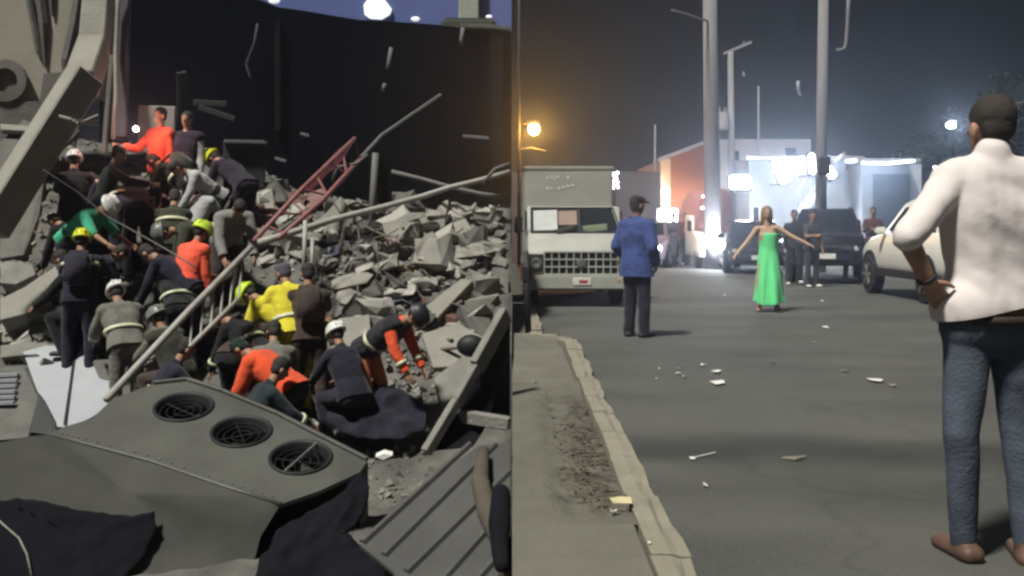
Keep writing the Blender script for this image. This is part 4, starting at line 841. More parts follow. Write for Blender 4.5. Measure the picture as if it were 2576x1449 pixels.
pm = dress('person', J, dict(shirt=M_shirt, sleeve=0.5, sinf=0.020, swd=0.84, arms=0.86, hem=-0.035, hs=0.975, hinf=0.0, hemw=0.095, hemt=0.22, sit=34, rise=0.0, pinf=0.0, twr=0.007, ridge=0.15, trousers=M_jean, tinf=0.004, cuff=0.044, shoes=mat('brown_shoe', (0.10, 0.06, 0.04), 0.6, col2=(0.06, 0.035, 0.025)), wr=0.017, ws=4.2, cvox=0.0085, bvox=0.0062, hairm=mat('cropped_hair', (0.035, 0.028, 0.02), 0.8, col2=(0.02, 0.016, 0.012), vs_=60, bump=0.5, bs=180)),
    'man in pale pink shirt and jeans seen from behind with hand on hip')
cc = J['pel'] + J['T'] * 0.045
bv = []
MB().lathe([(0.150, -0.018), (0.163, -0.017), (0.163, 0.017), (0.150, 0.018)], (0, 0, 0), (0, 0, 1), 30)
bl = MB(); t_ = MB().lathe([(0.150, -0.018), (0.160, -0.017), (0.160, 0.017), (0.150, 0.018)], (0, 0, 0), (0, 0, 1), 32)
bl.add([J['pel'] + Vector((v.x * 1.42, v.y * 0.98, v.z - 0.0)) for v in t_.v], t_.f); bl.build('belt', mat('belt_leather', (0.03, 0.016, 0.012), 0.6), pm, smooth=True)
MB().lathe([(0.036, -0.008), (0.041, -0.006), (0.041, 0.006), (0.036, 0.008)], J['wrL'] - J['hdL'] * 0.012, (J['wrL'] - J['elL']).normalized(), 14).build('wrist_watch', M_black2, pm)
# ------------------------------------------------------------------ litter on the road
gl_ = 'white paper scraps on the asphalt'
def scrap(u, v, wp, hp, z=0.012, m_=M_paper, name='paper_scrap', label='small white paper scrap lying flat on the asphalt', cat='litter', group=gl_, ang=None):
    c = G(u, v, z); k = F / c.y; a = wp / k / 2; b_ = min(hp / k / 2 / max(0.08, (v - V0) / F), a * 1.6)
    n = random.choice((4, 5)); pts = []; a0_ = random.uniform(0, 6.28)
    for i in range(n):
        t = a0_ + 2 * math.pi * i / n + random.uniform(-0.35, 0.35); r_ = random.uniform(0.6, 1.15)
        pts.append((c.x + a * r_ * math.cos(t), c.y + b_ * r_ * math.sin(t), z + random.uniform(0.0, 0.018)))
    pts.append((c.x + a * random.uniform(-0.4, 0.4), c.y + b_ * random.uniform(-0.4, 0.4), z + 0.004)); top = [Vector(p) for p in pts]; bot = [p - Vector((0, 0, 0.003)) for p in top]
    fs = [[i, (i + 1) % n, n] for i in range(n)] + [[(i + 1) % n + n + 1, i + n + 1, n + n + 1] for i in range(n)] + [[i, (i + 1) % n, (i + 1) % n + n + 1, i + n + 1] for i in range(n)]
    return MB().add(top + bot, fs).build(name, m_, None, label=label, cat=cat, group=group)
scrap(1808, 963, 54, 22, label='largest torn white paper sheet lying on the asphalt', group=None); scrap(1804, 936, 30, 9); scrap(1769, 918, 16, 6); scrap(1706, 940, 14, 8); scrap(1722, 949, 12, 8); scrap(1658, 928, 8, 6); scrap(1708, 928, 8, 4)
scrap(2200, 957, 46, 11, label='long white paper strip lying across the asphalt', group=None); scrap(2126, 933, 26, 9); scrap(2075, 823, 24, 8); scrap(2048, 862, 11, 5); scrap(1944, 911, 18, 6, m_=M_kerb, label='dull grey scrap on the asphalt', group=None)
scrap(1650, 830, 8, 6); scrap(1775, 1222, 14, 10); scrap(1823, 743, 9, 6); scrap(2068, 757, 9, 6); scrap(2247, 970, 26, 5, m_=M_kerb, label='faint flat grey paper beside the white strip', group=None); scrap(1652, 952, 8, 5); scrap(2416, 1222, 14, 8)
fk = thing('plastic_fork', G(1770, 1145), 'thin white plastic fork lying on the asphalt', 'fork')
a, b2 = G(1742, 1152, 0.012), G(1800, 1138, 0.012); MB().tube([a, b2], 0.005, 6, 0.004).build('handle', M_paper, fk)
MB().box(a, (0.03, 0.05, 0.006), None, 0.002).build('head', M_paper, fk)
MB().tube([G(1968, 1152, 0.01), G(2000, 1154, 0.012), G(2026, 1148, 0.016)], [0.006, 0.014, 0.008], 7).build('twisted_tissue', M_kerb, label='twisted dull tissue lying on the asphalt', cat='litter')
M_wrap = mat('yellow_wrapper', (0.52, 0.48, 0.28), 0.6, col2=(0.4, 0.36, 0.2))
scrap(1560, 1264, 62, 34, 0.135, M_wrap, 'crumpled_wrapper', 'crumpled yellowish wrapper on the soil beside the kerb', 'wrapper', None)
scrap(1542, 1290, 22, 10, 0.125, M_paper, 'paper_scrap', 'white scrap beside the yellowish wrapper on the soil', 'litter', None); scrap(1345, 962, 16, 7, 0.125, M_paper, 'paper_scrap', 'white scrap on the sidewalk slab', 'litter', None)
scrap(1634, 1368, 12, 8, 0.128, M_paper, 'paper_scrap', 'white scrap stuck along the inner kerb edge', 'litter', None)
def find_y(u, v, h=0.0, y0=8.6, y1=20.5):          # where a picture ray meets the heap (+h)
    y = y0
    while y < y1:
        p = P(u, v, y)
        if p.z - h <= hz0(p.x, y): return y
        y += 0.05
    return None
# ------------------------------------------------------------------ the ruin: backdrop
YK = 24.0
M_blue = mat('sky_blue_wall', (0.10, 0.135, 0.34), 0.85, col2=(0.075, 0.10, 0.26), vs_=0.7)
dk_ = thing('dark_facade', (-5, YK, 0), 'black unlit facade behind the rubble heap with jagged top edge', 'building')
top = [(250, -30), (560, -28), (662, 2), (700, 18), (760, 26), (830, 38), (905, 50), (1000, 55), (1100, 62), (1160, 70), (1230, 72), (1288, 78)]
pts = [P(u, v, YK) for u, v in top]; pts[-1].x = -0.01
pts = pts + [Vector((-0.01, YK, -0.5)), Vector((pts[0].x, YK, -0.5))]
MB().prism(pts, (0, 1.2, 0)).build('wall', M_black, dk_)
# broken concrete coping pieces along the top right
for (u0, v0), (u1, v1) in zip(top[9:], top[10:]):
    a, b2 = P(u0, v0 - 3, YK - 0.1), P(u1, v1 - 3, YK - 0.1); b2.x = min(b2.x, -0.02)
    MB().beam(a, b2, 0.3, 0.09, 0, 0.01).build('coping', M_conc3, dk_)
# upright dark pilasters and hanging strips
for u, v0, v1, wpx in ((940, 380, 620, 22), (1250, 90, 420, 30), (700, 60, 330, 14)):
    a = P(u, v0, YK - 0.12); b2 = P(u, v1, YK - 0.12); MB().beam(a, b2, wpx / F * YK, 0.2).build('pilaster', mat('dark_pilaster', (0.012, 0.011, 0.014), 0.95, spec=0.0), dk_)
blu = thing('sky_backdrop', (-4, 28, 0), 'blue backdrop wall standing in for sky above the black facade', 'building')  # added blue wall in place of the strip of sky
MB().prism([(-9.5, 28, -0.5), (-0.012, 28, -0.5), (-0.012, 28, 9.6), (-9.5, 28, 9.6)], (0, 4, 0)).build('wall', M_blue, blu)
a = P(1178, 45, 27.9); MB().box(P(1180, 0, 27.8), (0.55, 0.3, 1.7), None, 0.03).build('pillar', mat('pale_pillar', (0.34, 0.36, 0.30), 0.9), blu)
MB().box(P(1180, 70, 27.7), (1.5, 0.4, 0.5), None, 0.1, 3).build('ledge', mat('olive_ledge', (0.05, 0.058, 0.045), 0.9), blu)
E_lamp2 = emis('window_glow', (0.92, 0.96, 0.95), 0.30)
MB().prism([P(u, v, 27.9) for u, v in ((915, 12), (925, -2), (965, -4), (985, 22), (980, 36), (960, 48), (930, 46), (917, 36))], (0, 0.08, 0)).build('lit_opening', E_lamp2, blu)
for u, v, r_ in ((1045, 48, 7), (1230, 42, 5), (690, 2, 9)): MB().ell(P(u, v, 27.8), (r_ / F * 28 * 1.6, 0.06, r_ / F * 28 * 0.8)).build('lamp', E_lamp2, blu)
# small pale scraps and cords catching light in front of the black facade
gW = 'pale torn cords hanging before the black facade'
for i, pl_ in enumerate((((648, 60), (640, 110), (620, 160), (628, 190), (634, 205)), ((984, 120), (978, 160), (974, 175)), ((968, 210), (964, 230)), ((1165, 70), (1160, 100), (1162, 112)))):
    MB().tube([P(u, v, YK - 0.4) for u, v in pl_], [0.05, 0.035][i == 0], 6).build('dangling_rope', mat('cord_grey', (0.17, 0.17, 0.19) if i else (0.05, 0.05, 0.06), 0.9) if i == 0 else mat('cord_pale', (0.13, 0.13, 0.14), 0.9), smooth=True, label='pale torn cord hanging before the black facade', cat='cord', group=gW)
for u0, v0, u1, v1, lb in ((1164, 342, 1230, 348, 'long thin pale lath caught on the black facade'), (756, 336, 778, 342, 'short pale lath against the black facade'), (692, 398, 720, 406, 'pale sliver of lath beside the dark crate')):
    MB().beam(P(u0, v0, YK - 0.3), P(u1, v1, YK - 0.3), 0.06, 0.07, 0, 0.01).build('lath', mat('cord_pale', (0.13, 0.13, 0.14)), label=lb, cat='lath')

# ------------------------------------------------------------------ the pale ruin at the far left
M_plas = mat('cream_plaster', (0.26, 0.25, 0.205), 0.92, col2=(0.19, 0.18, 0.15), vs_=1.1, bump=0.3, bs=8)
M_plas2 = mat('dull_plaster', (0.13, 0.125, 0.11), 0.92, col2=(0.075, 0.072, 0.065), vs_=1.6, bump=0.4, bs=10)
YL = 16.5
rw = thing('ruined_wall', (-7.5, YL, 0), 'cream plastered ruined wall with dark streaks at the corner', 'wall')
MB().prism([P(u, v, YL) for u, v in ((-60, -60), (285, -60), (280, 60), (262, 190), (240, 245), (150, 262), (60, 255), (-60, 270))], (0, 0.4, 0)).build('plaster', M_plas, rw)
for pl_, wd in ((((100, -20), (110, 60), (113, 165)), 0.12), (((70, -20), (98, 130), (106, 150)), 0.07), (((205, -30), (190, 60), (170, 150), (160, 185)), 0.17), (((128, -20), (132, 40)), 0.08)):
    MB().tube([P(u, v, YL - 0.04) for u, v in pl_], [wd / 2 + 0.02] * (len(pl_) - 1) + [0.02], 6).build('crack_strip', M_conc3, rw)
MB().prism([P(u, v, YL - 0.1) for u, v in ((110, 185), (190, 180), (205, 290), (185, 370), (110, 330), (100, 250))], (0, 0.08, 0)).build('bare_patch', M_plas2, rw)
MB().prism([P(u, v, YL - 0.12) for u, v in ((-60, 255), (140, 255), (200, 330), (110, 420), (-60, 470))], (0, 0.1, 0)).build('lower_patch', M_conc3, rw)
MB().lathe([(0.32, 0), (0.34, 0.12), (0.2, 0.13), (0.2, 0.02), (0, 0.02)], P(22, 205, YL - 0.05), (0, -1, 0), 20).build('round_vent', M_plas2, rw)
# column, bent over into a long leaning beam
bm_ = thing('leaning_beam', P(0, 600, 12.4), 'long pale concrete beam leaning from the wall corner down to the left', 'beam')
def thick(name, pl_, wd, m_, par, ht=None, bev=0.02):
    for (a, b2) in zip(pl_, pl_[1:]): MB().beam(a, b2, ht or wd, wd, 0, bev).build(name, m_, par)
thick('beam_piece', [P(214, 190, 13.2), P(-30, 580, 12.2)], 0.40, M_conc2, bm_, 0.34)
thick('beam_head', [P(252, -50, 14.4), P(238, 120, 14.0), P(205, 215, 13.3)], 0.46, M_conc2, bm_, 0.34)
for k_ in range(3): MB().tube([P(150 + 8 * k_, 292 + 4 * k_, 12.6), P(180 + 8 * k_, 300 + 5 * k_, 12.5), P(210, 306 + 3 * k_, 12.6), P(245, 290 + 12 * k_, 13)], 0.018, 6).build('tied_rope', M_conc2, bm_)
ps = thing('corner_post', P(310, 380, 15.6), 'grey vertical post with pale pipe beside the black facade', 'post')
thick('post_shaft', [P(312, -60, 15.6), P(303, 350, 15.2)], 0.20, mat('post_grey', (0.07, 0.068, 0.075), 0.8, col2=(0.05, 0.048, 0.055)), ps)
MB().tube([P(298, -60, 15.3), P(296, 30, 15.3), P(291, 130, 15.2), P(292, 240, 15.0), P(284, 350, 14.8)], 0.035, 8).build('pipe', M_conc2, ps, smooth=True)
thick('strut', [P(283, 140, 15.4), P(262, 390, 15.0)], 0.08, M_plas2, ps)
# leaning slabs and beams at the left of the heap
def slab_px(name, pxs, y0, y1, m_, label, cat, th=0.16):
    vs_ = [v for _, v in pxs]; lo, hi = min(vs_), max(vs_); um = max(10, sum(u for u, _ in pxs) / len(pxs))
    ya, yb = find_y(um, hi, th * 0.6), find_y(um, lo, th * 1.4)
    if ya and yb: y0, y1 = ya - 0.02, ya + (yb - ya) * 0.85
    if um < 240 and ya and 600 < lo < 780: y0 -= 0.5; y1 -= 0.5; th = 0.3
    ps_ = [P(u, v, y1 + (y0 - y1) * (v - lo) / max(1, hi - lo)) for u, v in pxs]     # lower edge nearer
    nrm = (ps_[1] - ps_[0]).cross(ps_[2] - ps_[0]).normalized()
    if nrm.y > 0: nrm = -nrm
    o = MB().prism(ps_, -nrm * th).build(name, m_, label=label, cat=cat)
    md = o.modifiers.new('b', 'BEVEL'); md.width = 0.015; md.segments = 2
    return o
slab_px('concrete_slab', ((0, 560), (50, 450), (112, 440), (98, 540), (60, 640), (0, 650)), 11.6, 12.4, M_conc3, 'dark broken floor slab under the leaning beam', 'slab')
slab_px('concrete_slab', ((0, 752), (60, 722), (140, 668), (168, 690), (120, 745), (60, 790), (0, 805)), 10.6, 11.2, M_conc2, 'pale slanting slab strip beside the backpack wearer', 'slab')
slab_px('concrete_slab', ((0, 662), (50, 655), (82, 668), (90, 690), (40, 715), (0, 712)), 11.0, 11.3, M_conc, 'short grey slab lying above the pale slanting strip', 'slab')
slab_px('concrete_slab', ((0, 815), (90, 800), (190, 792), (250, 800), (235, 838), (120, 850), (0, 862)), 9.9, 10.3, M_conc2, 'long pale slab lying above the white panels', 'slab')
slab_px('concrete_slab', ((0, 868), (120, 855), (240, 845), (262, 872), (130, 885), (0, 900)), 9.5, 9.9, M_conc, 'thin grey slab just above the white panels', 'slab')
slab_px('concrete_slab', ((70, 790), (105, 735), (165, 712), (232, 740), (180, 790)), 10.5, 10.9, M_conc3, 'dark triangular slab below the backpack wearer', 'slab')
slab_px('concrete_slab', ((-30, 385), (60, 300), (120, 330), (140, 372), (60, 420), (-30, 440)), 13.0, 13.6, M_conc3, 'dark slab behind the leaning beam', 'slab')
slab_px('concrete_slab', ((0, 310), (150, 322), (150, 334), (0, 326)), 13.3, 13.4, M_conc2, 'narrow pale ledge piece behind the leaning beam', 'slab', 0.1)
slab_px('concrete_slab', ((230, 905), (330, 900), (395, 960), (330, 1000), (268, 1000)), 9.3, 9.9, M_conc3, 'tilted dull slab behind the ventilation unit', 'slab')
# white sheet-metal panels and louvred grey unit
pn = thing('bent_sheet_metal', P(170, 1085, 11.4), 'bent white sheet metal panels with dark joint beside the ventilation unit', 'panel')
M_wpan = mat('white_sheet', (0.30, 0.315, 0.335), 0.5, col2=(0.24, 0.25, 0.27), vs_=1.5)
def panel(pxs, y0, y1, nm, m_, par, th=0.04):
    lo, hi = min(v for _, v in pxs), max(v for _, v in pxs); um = max(5, sum(u for u, _ in pxs) / len(pxs)); y0, y1 = find_y(um, hi, 0.1) - 0.03, find_y(um, lo, 0.1) - 0.12
    MB().prism([P(u, v, y1 + (y0 - y1) * (v - lo) / (hi - lo)) for u, v in pxs], (0, th, 0)).build(nm, m_, par)
panel(((58, 885), (120, 868), (188, 862), (176, 960), (160, 1075), (118, 1070), (100, 1000)), 8.5, 9.2, 'sheet', M_wpan, pn)
panel(((196, 864), (240, 890), (268, 940), (300, 985), (275, 1020), (230, 1050), (168, 1078), (182, 980)), 8.5, 9.2, 'sheet', M_wpan, pn)
MB().tube([P(193, 862, find_y(170, 862) - 0.25), P(180, 965, find_y(170, 965) - 0.2), P(164, 1072, find_y(170, 1075) - 0.2)], 0.024, 6).build('joint', M_darkm, pn)
for u, v in ((162, 1078), (178, 1076)): MB().ell(P(u, v, find_y(170, 1078) - 0.25), (0.03, 0.03, 0.04)).build('bolt', M_steel, pn)
lu = thing('louvred_unit', P(30, 1090, 11.2), 'grey louvred metal cabinet at the edge of the white panels', 'cabinet')
panel(((-30, 930), (60, 925), (95, 1000), (70, 1100), (-30, 1110)), 8.4, 8.8, 'casing', M_conc3, lu, 0.3)
for i in range(6): MB().beam(P(-25, 945 + 14 * i, find_y(20, 945 + 14 * i) - 0.3), P(46 - 2 * i, 942 + 14 * i, find_y(20, 945 + 14 * i) - 0.3), 0.06, 0.036).build('louvre', M_wpan, lu)
panel(((45, 985), (82, 975), (110, 1010), (138, 1065), (140, 1095), (55, 1085)), 8.2, 8.4, 'flap', mat('dark_olive_sheet', (0.035, 0.04, 0.036), 0.8), lu, 0.05)
# ------------------------------------------------------------------ ventilation unit in the foreground
p0 = P(605, 1085, 7.4); nn = Vector((0.05, -math.sin(R(19)), math.cos(R(19)))).normalized()
vu = thing('ventilation_unit', P(400, 1300, 6.2), 'large dented grey metal ventilation box with three round fan openings', 'ventilation unit')
EDGE = [(905, 1188), (800, 1236), (706, 1268), (560, 1222), (380, 1160), (200, 1112), (120, 1092)]
outer = [RP(u, v, p0, nn) for u, v in [(150, 1078), (232, 1052), (285, 1002), (385, 966), (470, 956), (560, 985), (700, 1043), (820, 1105), (925, 1158)] + EDGE]
pe = RP(560, 1222, p0, nn); nf = Vector((0.10, -math.sin(R(58)), math.cos(R(58)))).normalized(); M_metal_shaded = mat('duct_metal_shaded', (0.062, 0.063, 0.055), 0.8, metal=0.0, spec=0.15, col2=(0.028, 0.029, 0.027), vs_=1.6, bump=0.15, bs=5, contrast=0.3)  # darker copy of the duct metal, front face shade put into the colour
ed3 = [RP(u, v, p0, nn) for u, v in EDGE[2:]]
fr3 = ed3 + [RP(u, v, pe, nf) for u, v in ((60, 1100), (-40, 1122), (-40, 1520), (612, 1520), (655, 1350))]
fv = MB(); cf = sum(fr3, Vector()) / len(fr3)
e1 = (RP(755, 1150, p0, nn) - RP(463, 1025, p0, nn)).normalized(); e2 = nn.cross(e1).normalized(); loops = [outer]; HC = []
for u, v, r_ in ((462, 1025, 0.205), (607, 1087, 0.205), (756, 1152, 0.205)):
    c = RP(u, v, p0, nn); HC.append(c); loops.append([c + (e1 * math.cos(-2 * math.pi * i / 28) + e2 * math.sin(-2 * math.pi * i / 28)) * r_ for i in range(28)])
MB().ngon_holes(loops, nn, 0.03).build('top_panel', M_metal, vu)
n_ = len(fr3); K_ = 10; fvs = [cf]; ffs = [[0, 1 + i, 1 + (i + 1) % n_] for i in range(n_)]
for k_ in range(1, K_ + 1):
    for p in fr3:
        q = cf.lerp(p, k_ / K_); fvs.append(q + nf * (0.05 * noise.noise(q * 2.2) * (1 - (k_ / K_) ** 3)))
for k_ in range(K_ - 1): ffs += [[1 + k_ * n_ + i, 1 + (k_ + 1) * n_ + i, 1 + (k_ + 1) * n_ + (i + 1) % n_, 1 + k_ * n_ + (i + 1) % n_] for i in range(n_)]
MB().add(fvs, ffs).build('front_panel', M_metal_shaded, vu, smooth=True)
MB().tube(ed3, 0.014, 8).build('edge_fold', M_metal, vu, smooth=True)
for a, b2 in (((560, 985), (700, 1043)), ((700, 1043), (820, 1105)), ((385, 966), (470, 956)), ((470, 956), (560, 985)), ((820, 1105), (925, 1158))):
    MB().beam(RP(*a, p0, nn) + nn * 0.012, RP(*b2, p0, nn) + nn * 0.012, 0.035, 0.024, 0, 0.005).build('rim', M_metal, vu)
for i in range(9):
    a, b2 = outer[i], outer[i + 1]
    MB().prism([a - nn * 0.031, b2 - nn * 0.031, Vector((b2.x, b2.y + 0.02, -1.3)), Vector((a.x, a.y + 0.02, -1.3))], (0, 0.02, 0)).build('side_panel', M_metal, vu)
for k_, c in enumerate(HC):
    MB().lathe([(0.212, 0.02), (0.222, 0.012), (0.218, -0.02), (0.205, -0.031), (0.203, -0.34), (0.19, -0.34), (0.193, 0.005), (0.212, 0.02)], c, nn, 28, False).build('fan_collar', M_darkm, vu, smooth=True)
    dn = MB().lathe([(0.19, -0.33), (0.0, -0.33)], c, nn, 20).build('fan_floor', M_black2, vu)
    hb = MB().lathe([(0.07, -0.28), (0.075, -0.16), (0.04, -0.13), (0, -0.13)], c, nn, 14).build('fan_hub', M_darkm, vu, smooth=True)
    for q in range(4):
        a_ = q * math.pi / 2 + k_; d = e1 * math.cos(a_) + e2 * math.sin(a_); t_ = e1 * -math.sin(a_) + e2 * math.cos(a_)
        MB().prism([c + d * 0.06 - t_ * 0.03 - nn * 0.2, c + d * 0.18 - t_ * 0.06 - nn * 0.22, c + d * 0.18 + t_ * 0.05 - nn * 0.16, c + d * 0.06 + t_ * 0.03 - nn * 0.18], nn * 0.006).build('fan_blade', M_metal, hb)
MB().tube([HC[2] + e2 * 0.2 - e1 * 0.03 + nn * 0.01, HC[2] - e2 * 0.2 + e1 * 0.04 + nn * 0.01], 0.01, 6).build('fan_bar', M_steel, vu)
for k_, c in enumerate(HC):
    for rr in (0.07, 0.125, 0.175): MB().tube([c + (e1 * math.cos(q * math.pi / 12) + e2 * math.sin(q * math.pi / 12)) * rr - nn * 0.03 for q in range(25)], 0.0035, 5, caps=False).build('guard_ring', M_darkm, vu)
    for q in range(2): d = e1 * math.cos(q * 1.57 + k_) + e2 * math.sin(q * 1.57 + k_); MB().tube([c - d * 0.2 - nn * 0.03, c + d * 0.2 - nn * 0.03], 0.004, 5).build('guard_bar', M_darkm, vu)
for k_ in range(24):
    t_ = k_ / 23 * (len(ed3) - 1); q = int(min(t_, len(ed3) - 2)); c = ed3[q].lerp(ed3[q + 1], t_ - q) + Vector((0, 0.05, 0.0)) + nn * 0.022
    MB().ell(c, (0.008, 0.008, 0.005), None, 8, 5).build('rivet', M_steel, vu)
# dark foreground sheets standing in for shade; navy sheet and rag are cloth
def bundle(name, caps_, m_, label, wr=0.03):
    mb = MB()
    for a, b2, r0, r1 in caps_: mb.cap(a, b2, r0, r1)
    o = mb.build(name, m_, label=label, cat='tarpaulin'); return remesh(o, 0.02, 6, wr, 3.2)
M_cloth_shade = mat('dark_cloth_shade', (0.009, 0.0095, 0.0125), 0.95, spec=0.08, col2=(0.005, 0.0055, 0.0075), vs_=3, bump=0.3, bs=10)
def drape(pxs, pp, nn_, m_, label, off=0.012, amp=0.03, name='tarpaulin'):  # also lays the dark sheets that stand in for shade
    out = []
    for (a, b2) in zip(pxs, pxs[1:] + pxs[:1]):
        for k_ in range(7): t_ = k_ / 7; out.append(Vector((a[0] + (b2[0] - a[0]) * t_, a[1] + (b2[1] - a[1]) * t_)))
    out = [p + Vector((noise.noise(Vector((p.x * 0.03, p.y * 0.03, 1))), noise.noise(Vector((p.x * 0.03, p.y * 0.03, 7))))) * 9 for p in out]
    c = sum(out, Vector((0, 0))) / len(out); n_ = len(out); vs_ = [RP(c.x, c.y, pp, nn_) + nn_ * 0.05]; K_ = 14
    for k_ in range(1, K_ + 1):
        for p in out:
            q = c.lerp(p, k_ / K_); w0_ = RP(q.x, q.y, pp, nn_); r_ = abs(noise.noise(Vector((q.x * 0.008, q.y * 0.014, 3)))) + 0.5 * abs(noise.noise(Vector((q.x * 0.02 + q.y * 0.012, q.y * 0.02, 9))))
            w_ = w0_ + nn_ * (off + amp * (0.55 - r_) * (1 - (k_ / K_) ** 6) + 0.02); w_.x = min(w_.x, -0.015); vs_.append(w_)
    fs = [[0, 1 + i, 1 + (i + 1) % n_] for i in range(n_)]
    for k_ in range(K_ - 1): fs += [[1 + k_ * n_ + i, 1 + (k_ + 1) * n_ + i, 1 + (k_ + 1) * n_ + (i + 1) % n_, 1 + k_ * n_ + (i + 1) % n_] for i in range(n_)]
    o = MB().add(vs_, fs).build(name, m_, smooth=True, label=label, cat='tarpaulin'); md = o.modifiers.new('s', 'SOLIDIFY'); md.thickness = 0.01; return o
drape([(-40, 1262), (80, 1258), (210, 1285), (330, 1302), (388, 1290), (398, 1330), (370, 1400), (300, 1470), (200, 1515), (-40, 1515)], pe, nf, M_cloth_shade, 'dark sheet standing in for shade on the near edge of the ventilation unit')
p0b = P(760, 1350, 5.9); nb = Vector((0.15, -0.62, 0.78)).normalized()
drape([(770, 1300), (840, 1262), (872, 1235), (905, 1200), (930, 1235), (915, 1300), (870, 1352), (905, 1385), (960, 1425), (985, 1500), (620, 1515), (650, 1420), (700, 1340)], p0b, nb, M_cloth_shade, 'dark sheet standing in for shade between ventilation unit and ribbed sheet', amp=0.08)
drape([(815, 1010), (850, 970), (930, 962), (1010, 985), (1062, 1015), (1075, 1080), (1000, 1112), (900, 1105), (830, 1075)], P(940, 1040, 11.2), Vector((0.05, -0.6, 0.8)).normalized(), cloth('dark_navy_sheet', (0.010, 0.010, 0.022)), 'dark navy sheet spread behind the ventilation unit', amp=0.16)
MB().tube([*[RP(u, v, pe, nf) + nf * 0.06 for u, v in ((-20, 1295), (20, 1330), (55, 1360), (75, 1400), (88, 1460))]], 0.007, 6).build('loose_cable', M_conc2, smooth=True, label='thin pale cable lying over the dark shade sheet', cat='cable')
# ------------------------------------------------------------------ corrugated sheet, leaning slab at the right edge of the ruin
p1 = P(1120, 1300, 5.3); n1 = Vector((0.10, -0.42, 0.9)).normalized()
cs = thing('corrugated_sheet', P(1120, 1440, 5.0), 'dark grey ribbed roof sheet lying tilted at the ruin edge', 'roof sheet')
M_sheet = mat('roof_sheet', (0.075, 0.075, 0.07), 0.6, metal=0.15, col2=(0.045, 0.045, 0.043), vs_=2.5)
def cl(p): p = p.copy(); p.x = min(p.x, -0.014); return p
sp_pts = [cl(RP(u, v, p1, n1)) for u, v in ((905, 1370), (1060, 1235), (1200, 1122), (1287, 1112), (1287, 1520), (1010, 1520), (990, 1440))]
MB().prism(sp_pts, -n1 * 0.02).build('sheet', M_sheet, cs)
for a, b2 in (((911, 1366), (1182, 1118)), ((965, 1398), (1246, 1119)), ((1022, 1440), (1285, 1186)), ((1085, 1490), (1285, 1270)), ((1150, 1515), (1285, 1365)), ((1222, 1515), (1285, 1440))):
    A, B = cl(RP(*a, p1, n1)), cl(RP(*b2, p1, n1)); d = (B - A).normalized(); t_ = d.cross(n1).normalized() * 0.022
    MB().add([A - t_, A + n1 * 0.02 - t_ * 0.35, A + n1 * 0.02 + t_ * 0.35, A + t_, B - t_, B + n1 * 0.02 - t_ * 0.35, B + n1 * 0.02 + t_ * 0.35, B + t_], [[0, 1, 5, 4], [1, 2, 6, 5], [2, 3, 7, 6], [0, 3, 2, 1], [4, 5, 6, 7], [0, 4, 7, 3]]).build('rib', mat('rib_metal', (0.14, 0.14, 0.135), 0.4, metal=0.5), cs)
MB().tube([cl(RP(1215, 1150, p1, n1) + n1 * 0.05), RP(1205, 1230, p1, n1) + n1 * 0.06, RP(1225, 1310, p1, n1) + n1 * 0.05, cl(RP(1262, 1390, p1, n1) + n1 * 0.05), cl(RP(1282, 1470, p1, n1) + n1 * 0.05)], [0.03, 0.05, 0.055, 0.05, 0.05], 10).build('torn_lagging', mat('tan_lagging', (0.075, 0.065, 0.05), 0.95, bump=0.6, bs=20), smooth=True, label='tan torn pipe lagging draped over the ribbed sheet', cat='lagging')
bundle('tarpaulin', [(P(1262, 1240, 5.05), P(1255, 1330, 4.9), 0.05, 0.055), (P(1255, 1330, 4.9), P(1262, 1420, 4.75), 0.05, 0.05)], M_cloth_shade, 'black rag on the ribbed sheet beside the tan lagging', 0.012)
ld = thing('leaning_slab', P(1200, 1110, 7.2), 'black leaning panel with pale concrete edge above the ribbed sheet', 'slab')
MB().prism([cl(P(1085, 1135, 7.0)), cl(P(1178, 985, 7.3)), cl(P(1284, 805, 7.7)), cl(P(1287, 1055, 7.6)), cl(P(1230, 1062, 7.3)), cl(P(1190, 1125, 7.1))], (0, 0.06, 0)).build('panel', M_cloth_shade, ld)
thick('edge_beam', [cl(P(1072, 1138, 6.95)), cl(P(1150, 1008, 7.15)), cl(P(1200, 920, 7.3))], 0.07, M_conc, ld, 0.06, 0.005)
thick('edge_beam', [cl(P(1198, 925, 7.3)), cl(P(1272, 790, 7.65))], 0.14, M_conc, ld, 0.06, 0.005)
thick('cross_beam', [cl(P(1140, 1043, 7.25)), cl(P(1282, 1066, 7.15))], 0.09, M_conc, ld, 0.08, 0.008)

# ------------------------------------------------------------------ rods, pipes and cables on the heap
def rod(name, pl_, r, m_, label, cat, r1=None): return MB().tube([P(u, v, y) for u, v, y in pl_], r, 8, r1).build(name, m_, smooth=True, label=label, cat=cat)
M_rodp = mat('rod_pale', (0.33, 0.32, 0.29), 0.6, col2=(0.22, 0.215, 0.2))
M_rodr = mat('rod_red', (0.24, 0.10, 0.10), 0.6, col2=(0.15, 0.06, 0.06))
M_rodg = mat('rod_grey', (0.12, 0.12, 0.115), 0.7)
lt = thing('fallen_ladder', P(270, 1010, 9.0), 'pale metal ladder lying slantwise over the crowd of rescuers', 'ladder')
A0, A1 = P(268, 1005, 8.9), P(632, 622, 12.0); B0, B1 = P(478, 872, 10.2), P(600, 752, 11.3)
MB().tube([A0, A0.lerp(A1, 0.5) + Vector((0, 0, 0.02)), A1], 0.035, 8).build('rail', M_rodp, lt, smooth=True); MB().tube([B0, B1], 0.026, 8).build('rail', M_rodp, lt, smooth=True)
for i in range(6):
    t_ = i / 5; MB().tube([A0.lerp(A1, 0.52 + 0.40 * t_), B0.lerp(B1, t_)], 0.012, 6).build('rung', M_rodp, lt)
